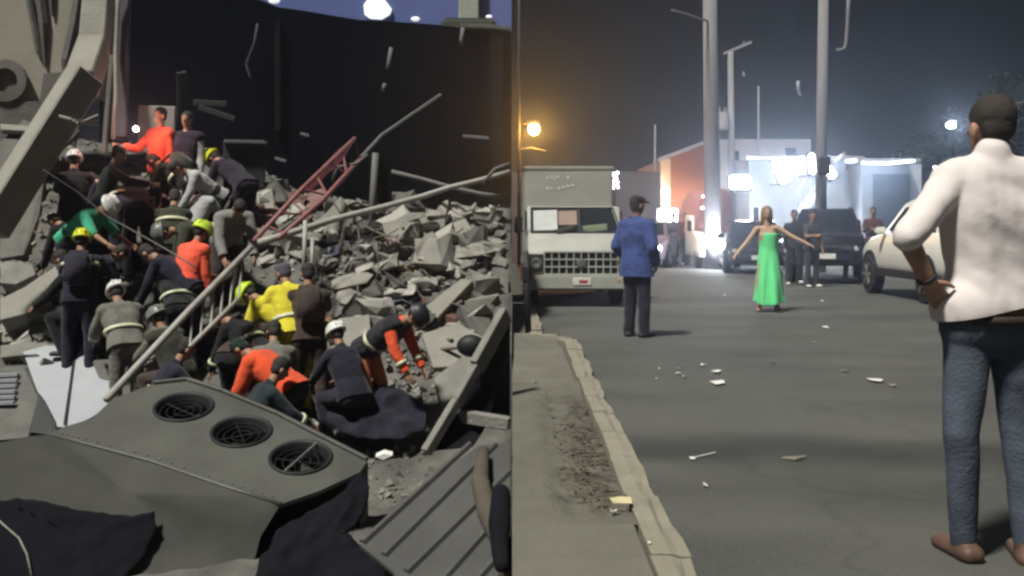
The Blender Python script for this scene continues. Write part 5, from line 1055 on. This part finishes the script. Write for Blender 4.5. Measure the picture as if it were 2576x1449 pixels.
rod('steel_pipe', [(650, 612, 12.6), (720, 590, 13), (840, 552, 13.6), (960, 522, 14), (1060, 495, 14.3), (1130, 472, 14.5), (1200, 455, 14.6), (1282, 432, 14.7)], 0.05, M_rodp, 'long bent pale pipe sticking out over the rubble crest', 'pipe', 0.035)
rod('steel_rod', [(985, 432, 15), (1060, 450, 15), (1130, 470, 14.8), (1210, 488, 14.8), (1280, 497, 14.8)], 0.032, M_rodg, 'grey rod crossing the bent pale pipe', 'rod')
rod('steel_rod', [(1215, 462, 14.4), (1245, 425, 14.4), (1282, 412, 14.5)], 0.025, M_rodg, 'short hooked rod at the end of the bent pipe', 'rod')
lf = thing('lattice_frame', P(650, 610, 12.4), 'reddish metal lattice frame pointing up behind the gathered rescuers', 'frame')
LA, LB = [P(640, 605, 12.6), P(760, 475, 14.0), P(892, 348, 15.5)], [P(700, 600, 12.8), P(810, 505, 14.0), P(905, 400, 15.5)]
for L_ in (LA, LB): MB().tube(L_, 0.032, 8).build('rail', M_rodr, lf, smooth=True)
for i in range(9):
    t_ = i / 8; a = LA[0].lerp(LA[1], t_ * 2) if t_ < 0.5 else LA[1].lerp(LA[2], t_ * 2 - 1); t2 = min(1, t_ + 0.06 * (-1) ** i); b2 = LB[0].lerp(LB[1], t2 * 2) if t2 < 0.5 else LB[1].lerp(LB[2], t2 * 2 - 1)
    MB().tube([a, b2], 0.016, 6).build('lattice_bar', M_rodr, lf)
rod('steel_rod', [(690, 590, 13), (790, 520, 14), (860, 455, 15), (900, 405, 15.5), (960, 340, 16.5), (1040, 285, 17.5), (1108, 238, 18.2)], 0.028, M_rodg, 'thin grey rod reaching up across the black facade', 'rod')
rod('steel_post', [(932, 620, 15.2), (938, 500, 15.2), (945, 385, 15.2)], 0.05, M_rodg, 'upright grey steel post in the rubble crest', 'post')
rod('steel_rod', [(768, 555, 13), (766, 620, 12.9), (764, 690, 12.8)], 0.028, M_rodp, 'upright pale pipe stub beside the brown backpack', 'rod')
rod('steel_rod', [(786, 600, 13), (784, 690, 12.8)], 0.024, M_rodp, 'second shorter pale pipe stub near the brown backpack', 'rod')
rod('rescue_rope', [(110, 428, 11.5), (190, 480, 12), (270, 545, 12), (370, 600, 12), (440, 640, 11.8), (490, 672, 11.6)], 0.009, M_rodg, 'thin pale rope stretched across the rescuers from the beam', 'rope')
rod('steel_rod', [(835, 455, 15.2), (850, 420, 15.2), (900, 410, 15.2), (925, 388, 15.2)], 0.02, M_rodg, 'bent grey rod loop beside the upright post', 'rod')
for i, (u0, v0, u1, v1, y) in enumerate(((462, 180, 470, 260, 18), (450, 182, 452, 300, 18), (486, 258, 570, 262, 18), (500, 270, 590, 300, 18))):
    MB().beam(P(u0, v0, y), P(u1, v1, y + 0.2), 0.08, 0.10, 0, 0.01).build('timber', mat('grey_timber', (0.045, 0.045, 0.045), 0.9), label=('dim upright timber behind the orange vested rescuer', 'second dim upright timber behind the orange vested rescuer', 'dim level timber behind the yellow helmet', 'dim sloping timber behind the yellow helmet')[i], cat='timber')
bb = MB().box(P(395, 318, 15.6), (0.56, 0.08, 0.62), Matrix.Rotation(0.03, 3, 'Y'), 0.01); bb.build('white_board', mat('board_white', (0.24, 0.24, 0.22), 0.8), label='white board standing behind the orange vested rescuer', cat='board')
cr = thing('dark_crate', P(612, 470, 15.2), 'dark boxy cabinet on the heap beside the yellow helmet', 'cabinet')
MB().box(P(615, 415, 15.3), (0.6, 0.5, 0.72), Matrix.Rotation(0.25, 3, 'Z'), 0.02).build('casing', mat('cabinet_slate', (0.028, 0.028, 0.035), 0.7), cr)
MB().box(P(618, 362, 15.2), (0.62, 0.52, 0.04), Matrix.Rotation(0.25, 3, 'Z'), 0.01).build('lid', mat('cabinet_lid', (0.06, 0.06, 0.065), 0.7), cr)
# red cloth sheet and reddish debris behind the crowd
def sheet(name, pxs, y0, y1, m_, label, cat='sheet'):
    lo, hi = min(v for _, v in pxs), max(v for _, v in pxs); ps_ = [P(u, v, y1 + (y0 - y1) * (v - lo) / (hi - lo)) for u, v in pxs]
    c = sum(ps_, Vector()) / len(ps_); mb = MB(); n_ = len(ps_); rings = [[c.lerp(p, t_) + Vector((0, 0.10 * noise.noise(p * 3 * t_ + Vector((t_, 1, 2))), 0.05 * noise.noise(p * 4 * t_))) for p in ps_] for t_ in (0.3, 0.65, 1.0)]
    vs_ = [c] + [p for r_ in rings for p in r_]; fs = [[0, 1 + i, 1 + (i + 1) % n_] for i in range(n_)]
    for k_ in range(2): fs += [[1 + k_ * n_ + i, 1 + (k_ + 1) * n_ + i, 1 + (k_ + 1) * n_ + (i + 1) % n_, 1 + k_ * n_ + (i + 1) % n_] for i in range(n_)]
    o = mb.add(vs_, fs).build(name, m_, smooth=True, label=label, cat=cat); md = o.modifiers.new('s', 'SOLIDIFY'); md.thickness = 0.02; md = o.modifiers.new('ss', 'SUBSURF'); md.levels = 1; md.render_levels = 2; return o
sheet('red_cloth', ((752, 486), (790, 446), (830, 398), (862, 360), (892, 350), (880, 378), (862, 402), (838, 436), (826, 432), (800, 468), (775, 490)), 15.0, 15.8, cloth('dark_red', (0.05, 0.008, 0.013), dust=0.02), 'dark red cloth strip hanging along the reddish lattice frame')
M_conc4 = mat('white_plaster_rubble', (0.32, 0.31, 0.28), 0.92, col2=(0.26, 0.25, 0.225), vs_=3, bump=0.5, bs=24)
M_pinkc = mat('pinkish_concrete', (0.22, 0.13, 0.12), 0.92, col2=(0.12, 0.07, 0.065), vs_=3, bump=0.5, bs=20)  # pinkish tone for the chunks along the lattice frame
slab_px('concrete_slab', ((640, 500), (700, 480), (745, 490), (690, 530), (640, 545)), 13.8, 14.4, M_conc, 'pale flat slab behind the grey shirted man', 'slab')
slab_px('concrete_slab', ((1108, 660), (1135, 560), (1170, 548), (1205, 600), (1185, 680), (1150, 700)), 12.6, 13.2, M_conc2, 'upright pale slab on the right of the rubble', 'slab')
slab_px('concrete_slab', ((960, 560), (1050, 540), (1120, 545), (1120, 590), (1040, 610), (980, 615)), 13.8, 14.6, M_conc, 'broad grey slab on the rubble crest', 'slab')
slab_px('concrete_slab', ((1060, 840), (1150, 810), (1220, 850), (1180, 920), (1090, 925)), 10.2, 10.8, M_conc2, 'pale flat slab right of the bending rescuer', 'slab')
slab_px('concrete_slab', ((1090, 950), (1170, 890), (1215, 900), (1190, 970), (1110, 1020)), 9.4, 10.0, M_conc, 'rounded grey slab beside the leaning panel', 'slab')
slab_px('concrete_slab', ((1070, 770), (1160, 700), (1190, 705), (1100, 800)), 11.4, 11.9, M_conc2, 'narrow pale slab slanting right of the rescuers', 'slab')
slab_px('concrete_slab', ((850, 800), (930, 790), (935, 890), (880, 920), (840, 860)), 10.4, 10.9, M_conc2, 'pale slab between white helmet and bending rescuer', 'slab')
slab_px('concrete_slab', ((850, 900), (920, 890), (970, 960), (930, 1020), (870, 980)), 9.6, 10.1, M_conc, 'grey slab in front of the bending rescuer', 'slab')
MB().ell(P(1185, 870, 9.9), (0.14, 0.10, 0.11)).build('black_pot', M_black2, smooth=True, label='small dark pot lying on the pale flat slab', cat='pot')

# ------------------------------------------------------------------ rubble chunks
BASES = []
for i in range(16):
    b2 = bmesh.new(); fl = (0.9, 0.45, 0.3, 0.65)[i % 4]; el = random.uniform(0.7, 1.3)
    for q in range(13): b2.verts.new((random.uniform(-1, 1) * el, random.uniform(-1, 1), random.uniform(-1, 1) * fl))
    r_ = bmesh.ops.convex_hull(b2, input=b2.verts); bmesh.ops.delete(b2, geom=[g_ for g_ in set(r_['geom_interior'] + r_['geom_unused']) if isinstance(g_, bmesh.types.BMVert)], context='VERTS')
    bmesh.ops.triangulate(b2, faces=b2.faces[:]); bmesh.ops.subdivide_edges(b2, edges=[e for e in b2.edges if e.calc_length() > 0.5], cuts=1, use_grid_fill=True); bmesh.ops.triangulate(b2, faces=b2.faces[:])
    for vv in b2.verts: vv.co += vv.co.normalized() * 0.16 * noise.noise(vv.co * 2.1 + Vector((i, 0, 0))) + Vector([random.uniform(-0.045, 0.045) for _ in range(3)])
    bmesh.ops.recalc_face_normals(b2, faces=b2.faces)
    for m_ in (M_conc, M_conc2, M_conc3, M_brick, M_pinkc, M_conc4):
        me = bpy.data.meshes.new('rubble'); b2.to_mesh(me); me.materials.append(m_); BASES.append((me, m_))
    b2.free()
CK = {M_conc.name: 'grey concrete', M_conc2.name: 'pale concrete', M_conc3.name: 'dark dusty concrete', M_brick.name: 'red brick', M_pinkc.name: 'pinkish concrete', M_conc4.name: 'whitish plaster'}
def chunk(x, y, r_, lift, mats, zone):
    me, m_ = random.choice([q for q in BASES if mats is None or q[1] in mats])
    o = bpy.data.objects.new('rubble_chunk', me); C.objects.link(o)
    rx = min(x, -r_ * 1.45 - 0.02); o.location = (rx, y, hz(rx, y) + r_ * lift); o.scale = (r_, r_ * random.uniform(0.7, 1.2), r_ * random.uniform(0.7, 1.1))
    o.rotation_euler = (random.uniform(-0.6, 0.6), random.uniform(-0.6, 0.6), random.uniform(0, 6.28)); sz = 'small' if r_ < 0.115 else 'medium' if r_ < 0.21 else 'large'; tag(o, f'{sz} {CK[m_.name]} chunk {zone}', 'rubble', f'{sz} {CK[m_.name]} chunks {zone}')
PAL = [M_conc, M_conc2, M_conc3, M_conc4]
n_c = 0
for i in range(900):
    if n_c > 205: break
    u = random.uniform(650, 1285); v = random.triangular(495, 960, 560)
    if u < 820 and v > 680: continue
    y = find_y(u, v)
    if y is None: continue
    chunk(P(u, v, y).x, y, random.choice((0.07, 0.09, 0.1, 0.12, 0.14, 0.17, 0.2, 0.24, 0.3)), 0.3, PAL, 'on the open rubble slope'); n_c += 1
for i in range(46):
    u = random.uniform(-20, 150); v = random.uniform(430, 960); y = find_y(u, v)
    if y: chunk(P(u, v, y).x, y, random.choice((0.09, 0.12, 0.16, 0.22)), 0.3, PAL, 'below the leaning beam')
for i in range(46):
    u = random.uniform(150, 820); v = random.uniform(450, 1000); y = find_y(u, v)
    if y: chunk(P(u, v, y).x, y, random.choice((0.06, 0.08, 0.11, 0.15)), 0.2, PAL + [M_brick], 'among the rescuers')
for i in range(26):
    t_ = random.random(); u = 640 + 190 * t_ + random.uniform(-25, 25); v = 600 - 130 * t_ + random.uniform(-30, 30); y = find_y(u, v)
    if y: chunk(P(u, v, y).x, y, random.choice((0.1, 0.14, 0.2, 0.26)), 0.35, [M_pinkc], 'below the dark red cloth')
def grit(name, cnt, r0, r1, m_, label, cat):
    gq = MB()
    for i in range(cnt):
        u = random.triangular(640, 1284, 1050) if random.random() < 0.8 else random.uniform(0, 200); v = random.uniform(500, 1000)
        y = find_y(u, v)
        if not y: continue
        r_ = r0 + (r1 - r0) * random.random() ** 1.8; p = P(u, v, y); c = Vector((p.x, y, hz(p.x, y) + r_ * 0.4)); me = random.choice(BASES)[0]
        q = Matrix.Rotation(random.uniform(0, 6.28), 3, Vector([random.uniform(-1, 1) for _ in range(3)]).normalized())
        if c.x + r_ * 1.5 > -0.02: continue
        gq.add([c + q @ vv.co * r_ for vv in me.vertices], [list(pp.vertices) for pp in me.polygons])
    gq.build(name, m_, label=label, cat=cat, kind='stuff')
grit('small_rubble', 420, 0.03, 0.09, M_conc2, 'small pale rubble filling the gaps of the heap', 'rubble')
grit('dark_small_rubble', 260, 0.03, 0.08, M_conc3, 'small dark rubble filling the gaps of the heap', 'rubble')
gB_ = 'broken timber pieces in the rubble'
for i in range(16):
    u = random.uniform(680, 1250); v = random.uniform(520, 900); y = find_y(u, v)
    if not y or P(u, v, y).x > -0.7: continue
    c = P(u, v, y) + Vector((0, 0, 0.08)); a_ = random.uniform(0, 3.14); d = Vector((math.cos(a_), math.sin(a_) * 0.5, random.uniform(-0.2, 0.5))).normalized() * random.uniform(0.25, 0.6)
    MB().beam(c - d, c + d, 0.05, 0.03, random.uniform(0, 1), 0.004).build('timber', mat('dusty_timber', (0.15, 0.125, 0.095), 0.9, col2=(0.07, 0.058, 0.045)), label='dusty broken timber lath sticking out of the rubble slope', cat='timber', group=gB_)
for i in range(18):
    u = random.uniform(680, 1250); v = random.uniform(505, 860); y = find_y(u, v)
    if not y or P(u, v, y).x > -0.8: continue
    c = P(u, v, y); pts_ = [c]; d = Vector((random.uniform(-1, 1), random.uniform(-0.6, 0.2), random.uniform(0.3, 1))).normalized()
    for q in range(4): d = (d + Vector([random.uniform(-0.45, 0.45) for _ in range(3)])).normalized(); pts_.append(pts_[-1] + d * random.uniform(0.1, 0.2))
    MB().tube(pts_, 0.009, 6).build('reinforcing_bar', M_rodg, smooth=True, label='thin bent reinforcing bar sticking out of the rubble slope', cat='rebar', group='bent reinforcing bars in the rubble')
for i in range(26):
    u = random.uniform(660, 1270); v = random.uniform(520, 940); y = find_y(u, v)
    if y: chunk(P(u, v, y).x, y, random.choice((0.05, 0.07, 0.09)), 0.6, [M_brick], 'on the open rubble slope')
scr = [('slate plastic bag crumpled', (0.07, 0.08, 0.11)), ('white plastic sheet crumpled', (0.5, 0.5, 0.48)), ('brown cardboard flattened', (0.2, 0.13, 0.07)), ('black bin bag crumpled', (0.012, 0.012, 0.014)), ('grey cloth rag crumpled', (0.12, 0.13, 0.12)), ('pink blanket scrap crumpled', (0.2, 0.13, 0.13))]
for i in range(18):
    nm, col = scr[i % 6]; u = random.uniform(680, 1240); v = random.uniform(530, 930); y = find_y(u, v)
    if not y or P(u, v, y).x > -0.5: continue
    c = P(u, v, y) + Vector((0, -0.05, 0.10)); r_ = random.uniform(0.10, 0.22); nq = 12; vs_ = [c]; fs_ = []
    for k_ in (1, 2, 3):
        for q in range(nq):
            a_ = 2 * math.pi * q / nq; w_ = r_ * k_ / 3 * (1 + 0.35 * noise.noise(Vector((math.cos(a_), math.sin(a_), i)))); d = Vector((math.cos(a_) * w_, math.sin(a_) * w_ * 0.8, math.sin(a_) * w_ * 0.5))
            vs_.append(c + d + Vector((0, 0, 0.08 * noise.noise((c + d) * 9))))
    fs_ = [[0, 1 + q, 1 + (q + 1) % nq] for q in range(nq)]
    for k_ in range(2): fs_ += [[1 + k_ * nq + q, 1 + (k_ + 1) * nq + q, 1 + (k_ + 1) * nq + (q + 1) % nq, 1 + k_ * nq + (q + 1) % nq] for q in range(nq)]
    o = MB().add(vs_, fs_).build(nm.split()[0] + '_scrap', cloth('scrap_' + nm.split()[0], col), smooth=True, label=nm + ' on the open rubble slope', cat='scrap', group=nm.split()[0] + ' scraps on the rubble'); md = o.modifiers.new('s', 'SOLIDIFY'); md.thickness = 0.006
for i in range(7):
    u = random.uniform(760, 1150); v = random.uniform(540, 800); pts_ = []
    for q in range(9):
        y = find_y(min(1270, u), v)
        if y: p = P(min(1270, u), v, y); pts_.append(Vector((p.x, y - 0.05, p.z + 0.12 + 0.06 * noise.noise(Vector((u, v, i))))))
        u += random.uniform(-10, 45); v += random.uniform(-28, 26); v = max(525, v)
    if len(pts_) > 3: MB().tube(pts_, 0.011, 6).build('loose_cable', M_black2 if i % 2 else M_rodg, smooth=True, label=('black' if i % 2 else 'grey') + ' loose cable winding over the rubble slope', cat='cable', group=('black' if i % 2 else 'grey') + ' cables on the rubble')
gv = MB()
for i in range(8000):
    x = -abs(random.triangular(0.03, 11, 1.5)); y = random.uniform(8.5, 19.5); r_ = 0.012 + 0.06 * random.random() ** 2.2; z = hz(x, y) + r_ * 0.3
    q = Matrix.Rotation(random.uniform(0, 6.28), 3, Vector([random.uniform(-1, 1) for _ in range(3)]).normalized())
    vs_ = [Vector((x, y, z)) + q @ Vector(p) * r_ for p in ((1, 0, -0.4), (-0.5, 0.9, -0.5), (-0.6, -0.8, -0.3), (0.2, 0.1, 0.9), (0.5, 0.6, 0.4))]
    if max(p.x for p in vs_) > -0.015: continue
    gv.add(vs_, [[0, 1, 4], [1, 3, 4], [3, 0, 4], [0, 3, 2], [0, 2, 1], [1, 2, 3]])
gv.build('loose_gravel', M_conc, label='loose grey gravel and grit spread over the rubble heap', cat='gravel', kind='stuff')
# ------------------------------------------------------------------ rescuers on the heap
def heap_person(u, v, yaw, H, pose, o, label, vox=0.016, ymin=9.3):
    J0 = joints((0, 0, 0), yaw, H, pose); hc = J0['head']        # head relative to the feet
    y = ymin
    while y < 19:
        p = P(u, v, y + hc.y); gx, gy = p.x - hc.x, y
        if p.z - hc.z <= hz0(gx, gy): break
        y += 0.05
    if 'lampx' in o: o['lamp'] = P(*o['lampx'], y + hc.y - 0.45)
    p = P(u, v, y + hc.y); pos = Vector((p.x - hc.x, y, p.z - hc.z))
    return dress('person', joints(pos, yaw, H, pose), o, label, 'rescuers on the rubble heap', vox)
Hy = mat('helmet_yellow', (0.55, 0.56, 0.02), 0.35, col2=(0.45, 0.46, 0.02)); Hl = mat('helmet_lime', (0.48, 0.66, 0.05), 0.35, col2=(0.4, 0.55, 0.05)); Hw = mat('helmet_white', (0.6, 0.6, 0.58), 0.35); Hg = mat('helmet_grey', (0.14, 0.15, 0.14), 0.4)
orv = cloth('orange_vest', (0.74, 0.10, 0.055), 0.8, 0.02); ord_ = cloth('orange_red', (0.66, 0.085, 0.03), 0.75, 0.02); grn = cloth('green_shirt', (0.06, 0.40, 0.23), 0.75, 0.02); olv = cloth('olive_turnout', (0.035, 0.04, 0.025)); dgr = cloth('dark_green', (0.009, 0.014, 0.013))
gry = cloth('grey_shirt', (0.23, 0.23, 0.22)); ylw = cloth('yellow_jacket', (0.60, 0.53, 0.04), 0.7, 0.03); nvy = cloth('navy_uniform', (0.011, 0.011, 0.026)); blk = cloth('black_uniform', (0.008, 0.008, 0.011)); wht = cloth('white_cloth', (0.42, 0.42, 0.42)); pur = cloth('plum', (0.02, 0.017, 0.032)); lgr = cloth('dusty_grey', (0.16, 0.155, 0.135)); brn = cloth('brown', (0.05, 0.035, 0.03))
B = M_black2
hp = heap_person
hp(402, 292, 150, 1.74, pz(uaR=(0.4, 0.5, -0.7), faR=(0.2, 1, 0.1)), dict(shirt=orv, vest=orv, trousers=blk, shoes=B, lampx=(343, 325)), 'rescuer in bright orange vest standing before the white board')
hp(470, 302, 170, 1.70, STAND, dict(shirt=wht, vest=pur, trousers=blk, shoes=B), 'rescuer in white sleeves and dark vest beside the orange vest')
hp(538, 400, 60, 1.72, BEND, dict(shirt=pur, trousers=pur, shoes=B, helmet=Hy), 'rescuer in plum uniform with bright yellow helmet near the cabinet')
hp(444, 425, 120, 1.60, BEND, dict(shirt=wht, trousers=blk, shoes=B), 'person in white shirt bending below the orange vest')
hp(187, 404, 20, 1.72, REACH, dict(shirt=blk, trousers=blk, shoes=B, helmet=Hw), 'rescuer in black with white helmet under the leaning beam')
hp(300, 388, -70, 1.72, REACH, dict(shirt=dgr, trousers=blk, shoes=B), 'dark clothed rescuer between white helmet and orange vest')
hp(388, 408, 75, 1.72, BEND, dict(shirt=dgr, trousers=blk, shoes=B, stripes=(0.5,), pack=olv), 'dark green clothed rescuer just below the orange vest')
hp(272, 520, -110, 1.74, pz(T=(0, 0.8, 0.55), HU=(0, 0.9, 0.45), LK=(0, 0.5, -1), uaL=(-0.1, 0.6, -0.8), faL=(0, 0.9, -0.5), uaR=(0.1, 0.6, -0.8), faR=(0, 0.9, -0.5)), dict(shirt=grn, sleeve=0.5, sinf=0.02, trousers=nvy, shoes=B, helmet=Hw), 'rescuer in green shirt and white helmet bending forward')
hp(412, 585, 115, 1.74, DEEP, dict(shirt=olv, trousers=olv, shoes=B, stripes=(0.25, 0.62), helmet=Hg, sinf=0.03), 'firefighter in olive coat with reflective bands bending over')
hp(602, 526, -150, 1.74, BEND, dict(shirt=gry, sinf=0.025, trousers=brn, shoes=B), 'man in grey shirt leaning over beside the reddish lattice frame')
hp(508, 584, -35, 1.72, pz(T=(0, 0.35, 1), HU=(0, 0.55, 1), LK=(0, 1, -0.6), uaL=(-0.25, 0.5, -0.9), faL=(0.2, 0.9, -0.3)), dict(shirt=orv, vest=orv, trousers=olv, shoes=B, helmet=Hl), 'rescuer in orange red vest and lime helmet by the ladder')
hp(206, 606, 15, 1.74, REACH, dict(shirt=nvy, trousers=nvy, shoes=B, helmet=Hy, pack=pur, stripes=(0.8,)), 'rescuer with yellow helmet and plum backpack')
hp(372, 640, 75, 1.78, BEND, dict(shirt=nvy, trousers=nvy, shoes=B), 'broad backed rescuer in navy in the middle of the crowd')
hp(292, 738, 35, 1.70, pz(T=(0.0, 0.62, 0.8), HU=(0, 0.7, 0.75), LK=(0, 0.7, -0.7), uaL=(-0.2, 0.5, -0.8), faL=(0.1, 0.8, -0.5), uaR=(0.2, 0.5, -0.8), faR=(-0.1, 0.8, -0.5)), dict(shirt=lgr, trousers=lgr, shoes=B, helmet=Hw, sinf=0.03, stripes=(0.35,)), 'dusty grey rescuer in white helmet seen from behind')
hp(396, 800, 60, 1.66, CROUCH, dict(shirt=lgr, vest=olv, trousers=brn, shoes=B, helmet=Hg), 'crouching rescuer with grey helmet below the ladder')
hp(625, 742, 70, 1.74, BEND, dict(shirt=ylw, trousers=ylw, shoes=B, helmet=Hl, stripes=(0.3,), sinf=0.032), 'firefighter in yellow jacket and lime helmet bending at the ladder')
hp(715, 690, 30, 1.74, pz(T=(0, 0.5, 0.9), HU=(0, 0.6, 0.8), LK=(0, 0.6, -1), uaL=(-0.5, 0.2, -0.8), faL=(0.3, 0.4, -0.8)), dict(shirt=ylw, trousers=ylw, shoes=B, sinf=0.032, hairm=cloth('purple_hood', (0.07, 0.06, 0.09)), stripes=(0.28,)), 'firefighter in yellow coat with purple hood seen from behind')
hp(775, 690, 15, 1.74, REACH, dict(shirt=brn, trousers=brn, shoes=B, pack=brn), 'rescuer in brown with brown backpack beside the yellow coat')
hp(846, 842, 40, 1.68, CROUCH, dict(shirt=nvy, trousers=nvy, shoes=B, helmet=Hw), 'crouching rescuer in navy with white helmet before the pale slab')
hp(1046, 796, -112, 1.74, BEND, dict(shirt=ord_, vest=cloth('black_vest', (0.02, 0.02, 0.026)), trousers=cloth('rust_trousers', (0.55, 0.17, 0.07), 0.7, 0.05), shoes=B, helmet=mat('helmet_black', (0.01, 0.012, 0.016), 0.5), stripes=(0.3,)), 'rescuer in orange sleeves and black helmet bending on the open rubble')
hp(606, 880, 70, 1.74, BEND, dict(shirt=ord_, trousers=blk, shoes=B, sinf=0.034, hairm=cloth('dark_teal_hood', (0.012, 0.028, 0.024))), 'crouching rescuer in orange jacket behind the ventilation unit')
hp(706, 930, -60, 1.70, CROUCH, dict(stripes=(0.4,), shirt=cloth('teal_dark', (0.014, 0.024, 0.03)), trousers=blk, shoes=B), 'crouching rescuer in dark teal beside the orange jacket')
hp(470, 880, -60, 1.70, CROUCH, dict(stripes=(0.4,), shirt=nvy, trousers=blk, shoes=B), 'crouching rescuer in navy under the ladder')
hp(560, 800, 60, 1.70, BEND, dict(stripes=(0.4,), shirt=blk, trousers=brn, shoes=B), 'rescuer in black stooping behind the ladder')
hp(140, 560, 60, 1.70, BEND, dict(shirt=blk, trousers=blk, shoes=B), 'rescuer in black stooping beneath the leaning beam')
hp(232, 455, 70, 1.70, BEND, dict(shirt=nvy, trousers=nvy, shoes=B, stripes=(0.4,)), 'rescuer in navy with reflective band behind the white helmets')
hp(328, 470, 30, 1.70, BEND, dict(shirt=blk, trousers=blk, shoes=B, helmet=Hg), 'rescuer in black with grey helmet behind the green shirt')
hp(440, 500, 10, 1.70, CROUCH, dict(shirt=olv, trousers=olv, shoes=B, stripes=(0.3, 0.65)), 'crouching firefighter in olive above the bending olive coat')
hp(520, 470, -20, 1.68, CROUCH, dict(shirt=wht, trousers=nvy, shoes=B), 'crouching person in white below the yellow helmet')
hp(155, 655, 80, 1.70, CROUCH, dict(shirt=blk, trousers=blk, shoes=B), 'crouching rescuer in black beside the backpack wearer')
hp(438, 690, 25, 1.70, BEND, dict(shirt=dgr, trousers=blk, shoes=B, stripes=(0.3,)), 'rescuer in dark green with one band left of the ladder')
hp(300, 640, -40, 1.70, BEND, dict(shirt=nvy, trousers=nvy, shoes=B), 'rescuer in navy stooping left of the broad back')
hp(690, 835, 10, 1.70, CROUCH, dict(shirt=lgr, trousers=blk, shoes=B), 'crouching rescuer in dusty grey below the yellow coat')
hp(655, 800, -15, 1.70, BEND, dict(shirt=brn, trousers=blk, shoes=B), 'rescuer in brown stooping between ladder and yellow coat')
# reflective bits and yellow gloves by the crouching group
M_lime = mat('lime_strip', (0.42, 0.55, 0.10), 0.4); M_ly = mat('cream_strip', (0.6, 0.58, 0.32), 0.4)
for i, (u, v, du, dv, m_, lb) in enumerate(((770, 905, 26, 6, M_lime, 'short lime reflective strip beside the navy rescuer'), (778, 995, 30, 18, M_ly, 'cream glossy strip above the third fan opening'), (772, 1058, 28, 12, M_paper, 'crumpled white plastic by the dark navy sheet'), (800, 972, 22, -10, M_lime, 'tilted lime reflective strip before the navy sheet'), (838, 1060, 6, 22, M_paper, 'small white upright tag at the navy sheet edge'), (945, 1150, 42, -4, M_paper, 'thin white strip at the corner of the ventilation unit'))):
    y = find_y(u, v, 0.1) - 0.1 if v < 1100 else 7.0
    MB().prism([P(u, v, y), P(u + du * 0.5, v + dv * 0.5 - 7, y), P(u + du, v + dv, y), P(u + du * 0.45, v + dv * 0.5 + 9, y)], (0, 0.03, 0.02)).build('reflective_strip', m_, label=lb, cat='strip')

# ------------------------------------------------------------------ night haze
hz_m = bpy.data.materials.new('night_haze'); hz_m.use_nodes = True; n = hz_m.node_tree.nodes; n.remove(n['Principled BSDF'])
pv = n.new('ShaderNodeVolumePrincipled'); pv.inputs['Density'].default_value = 0.0038; pv.inputs['Anisotropy'].default_value = 0.85; pv.inputs['Color'].default_value = (0.66, 0.78, 1.0, 1)
hz_m.node_tree.links.new(pv.outputs[0], n['Material Output'].inputs['Volume'])
hb = MB().box((0, 180, 5.2), (900, 560, 16.4)).build('haze', hz_m, kind='stuff')
finish_remesh()
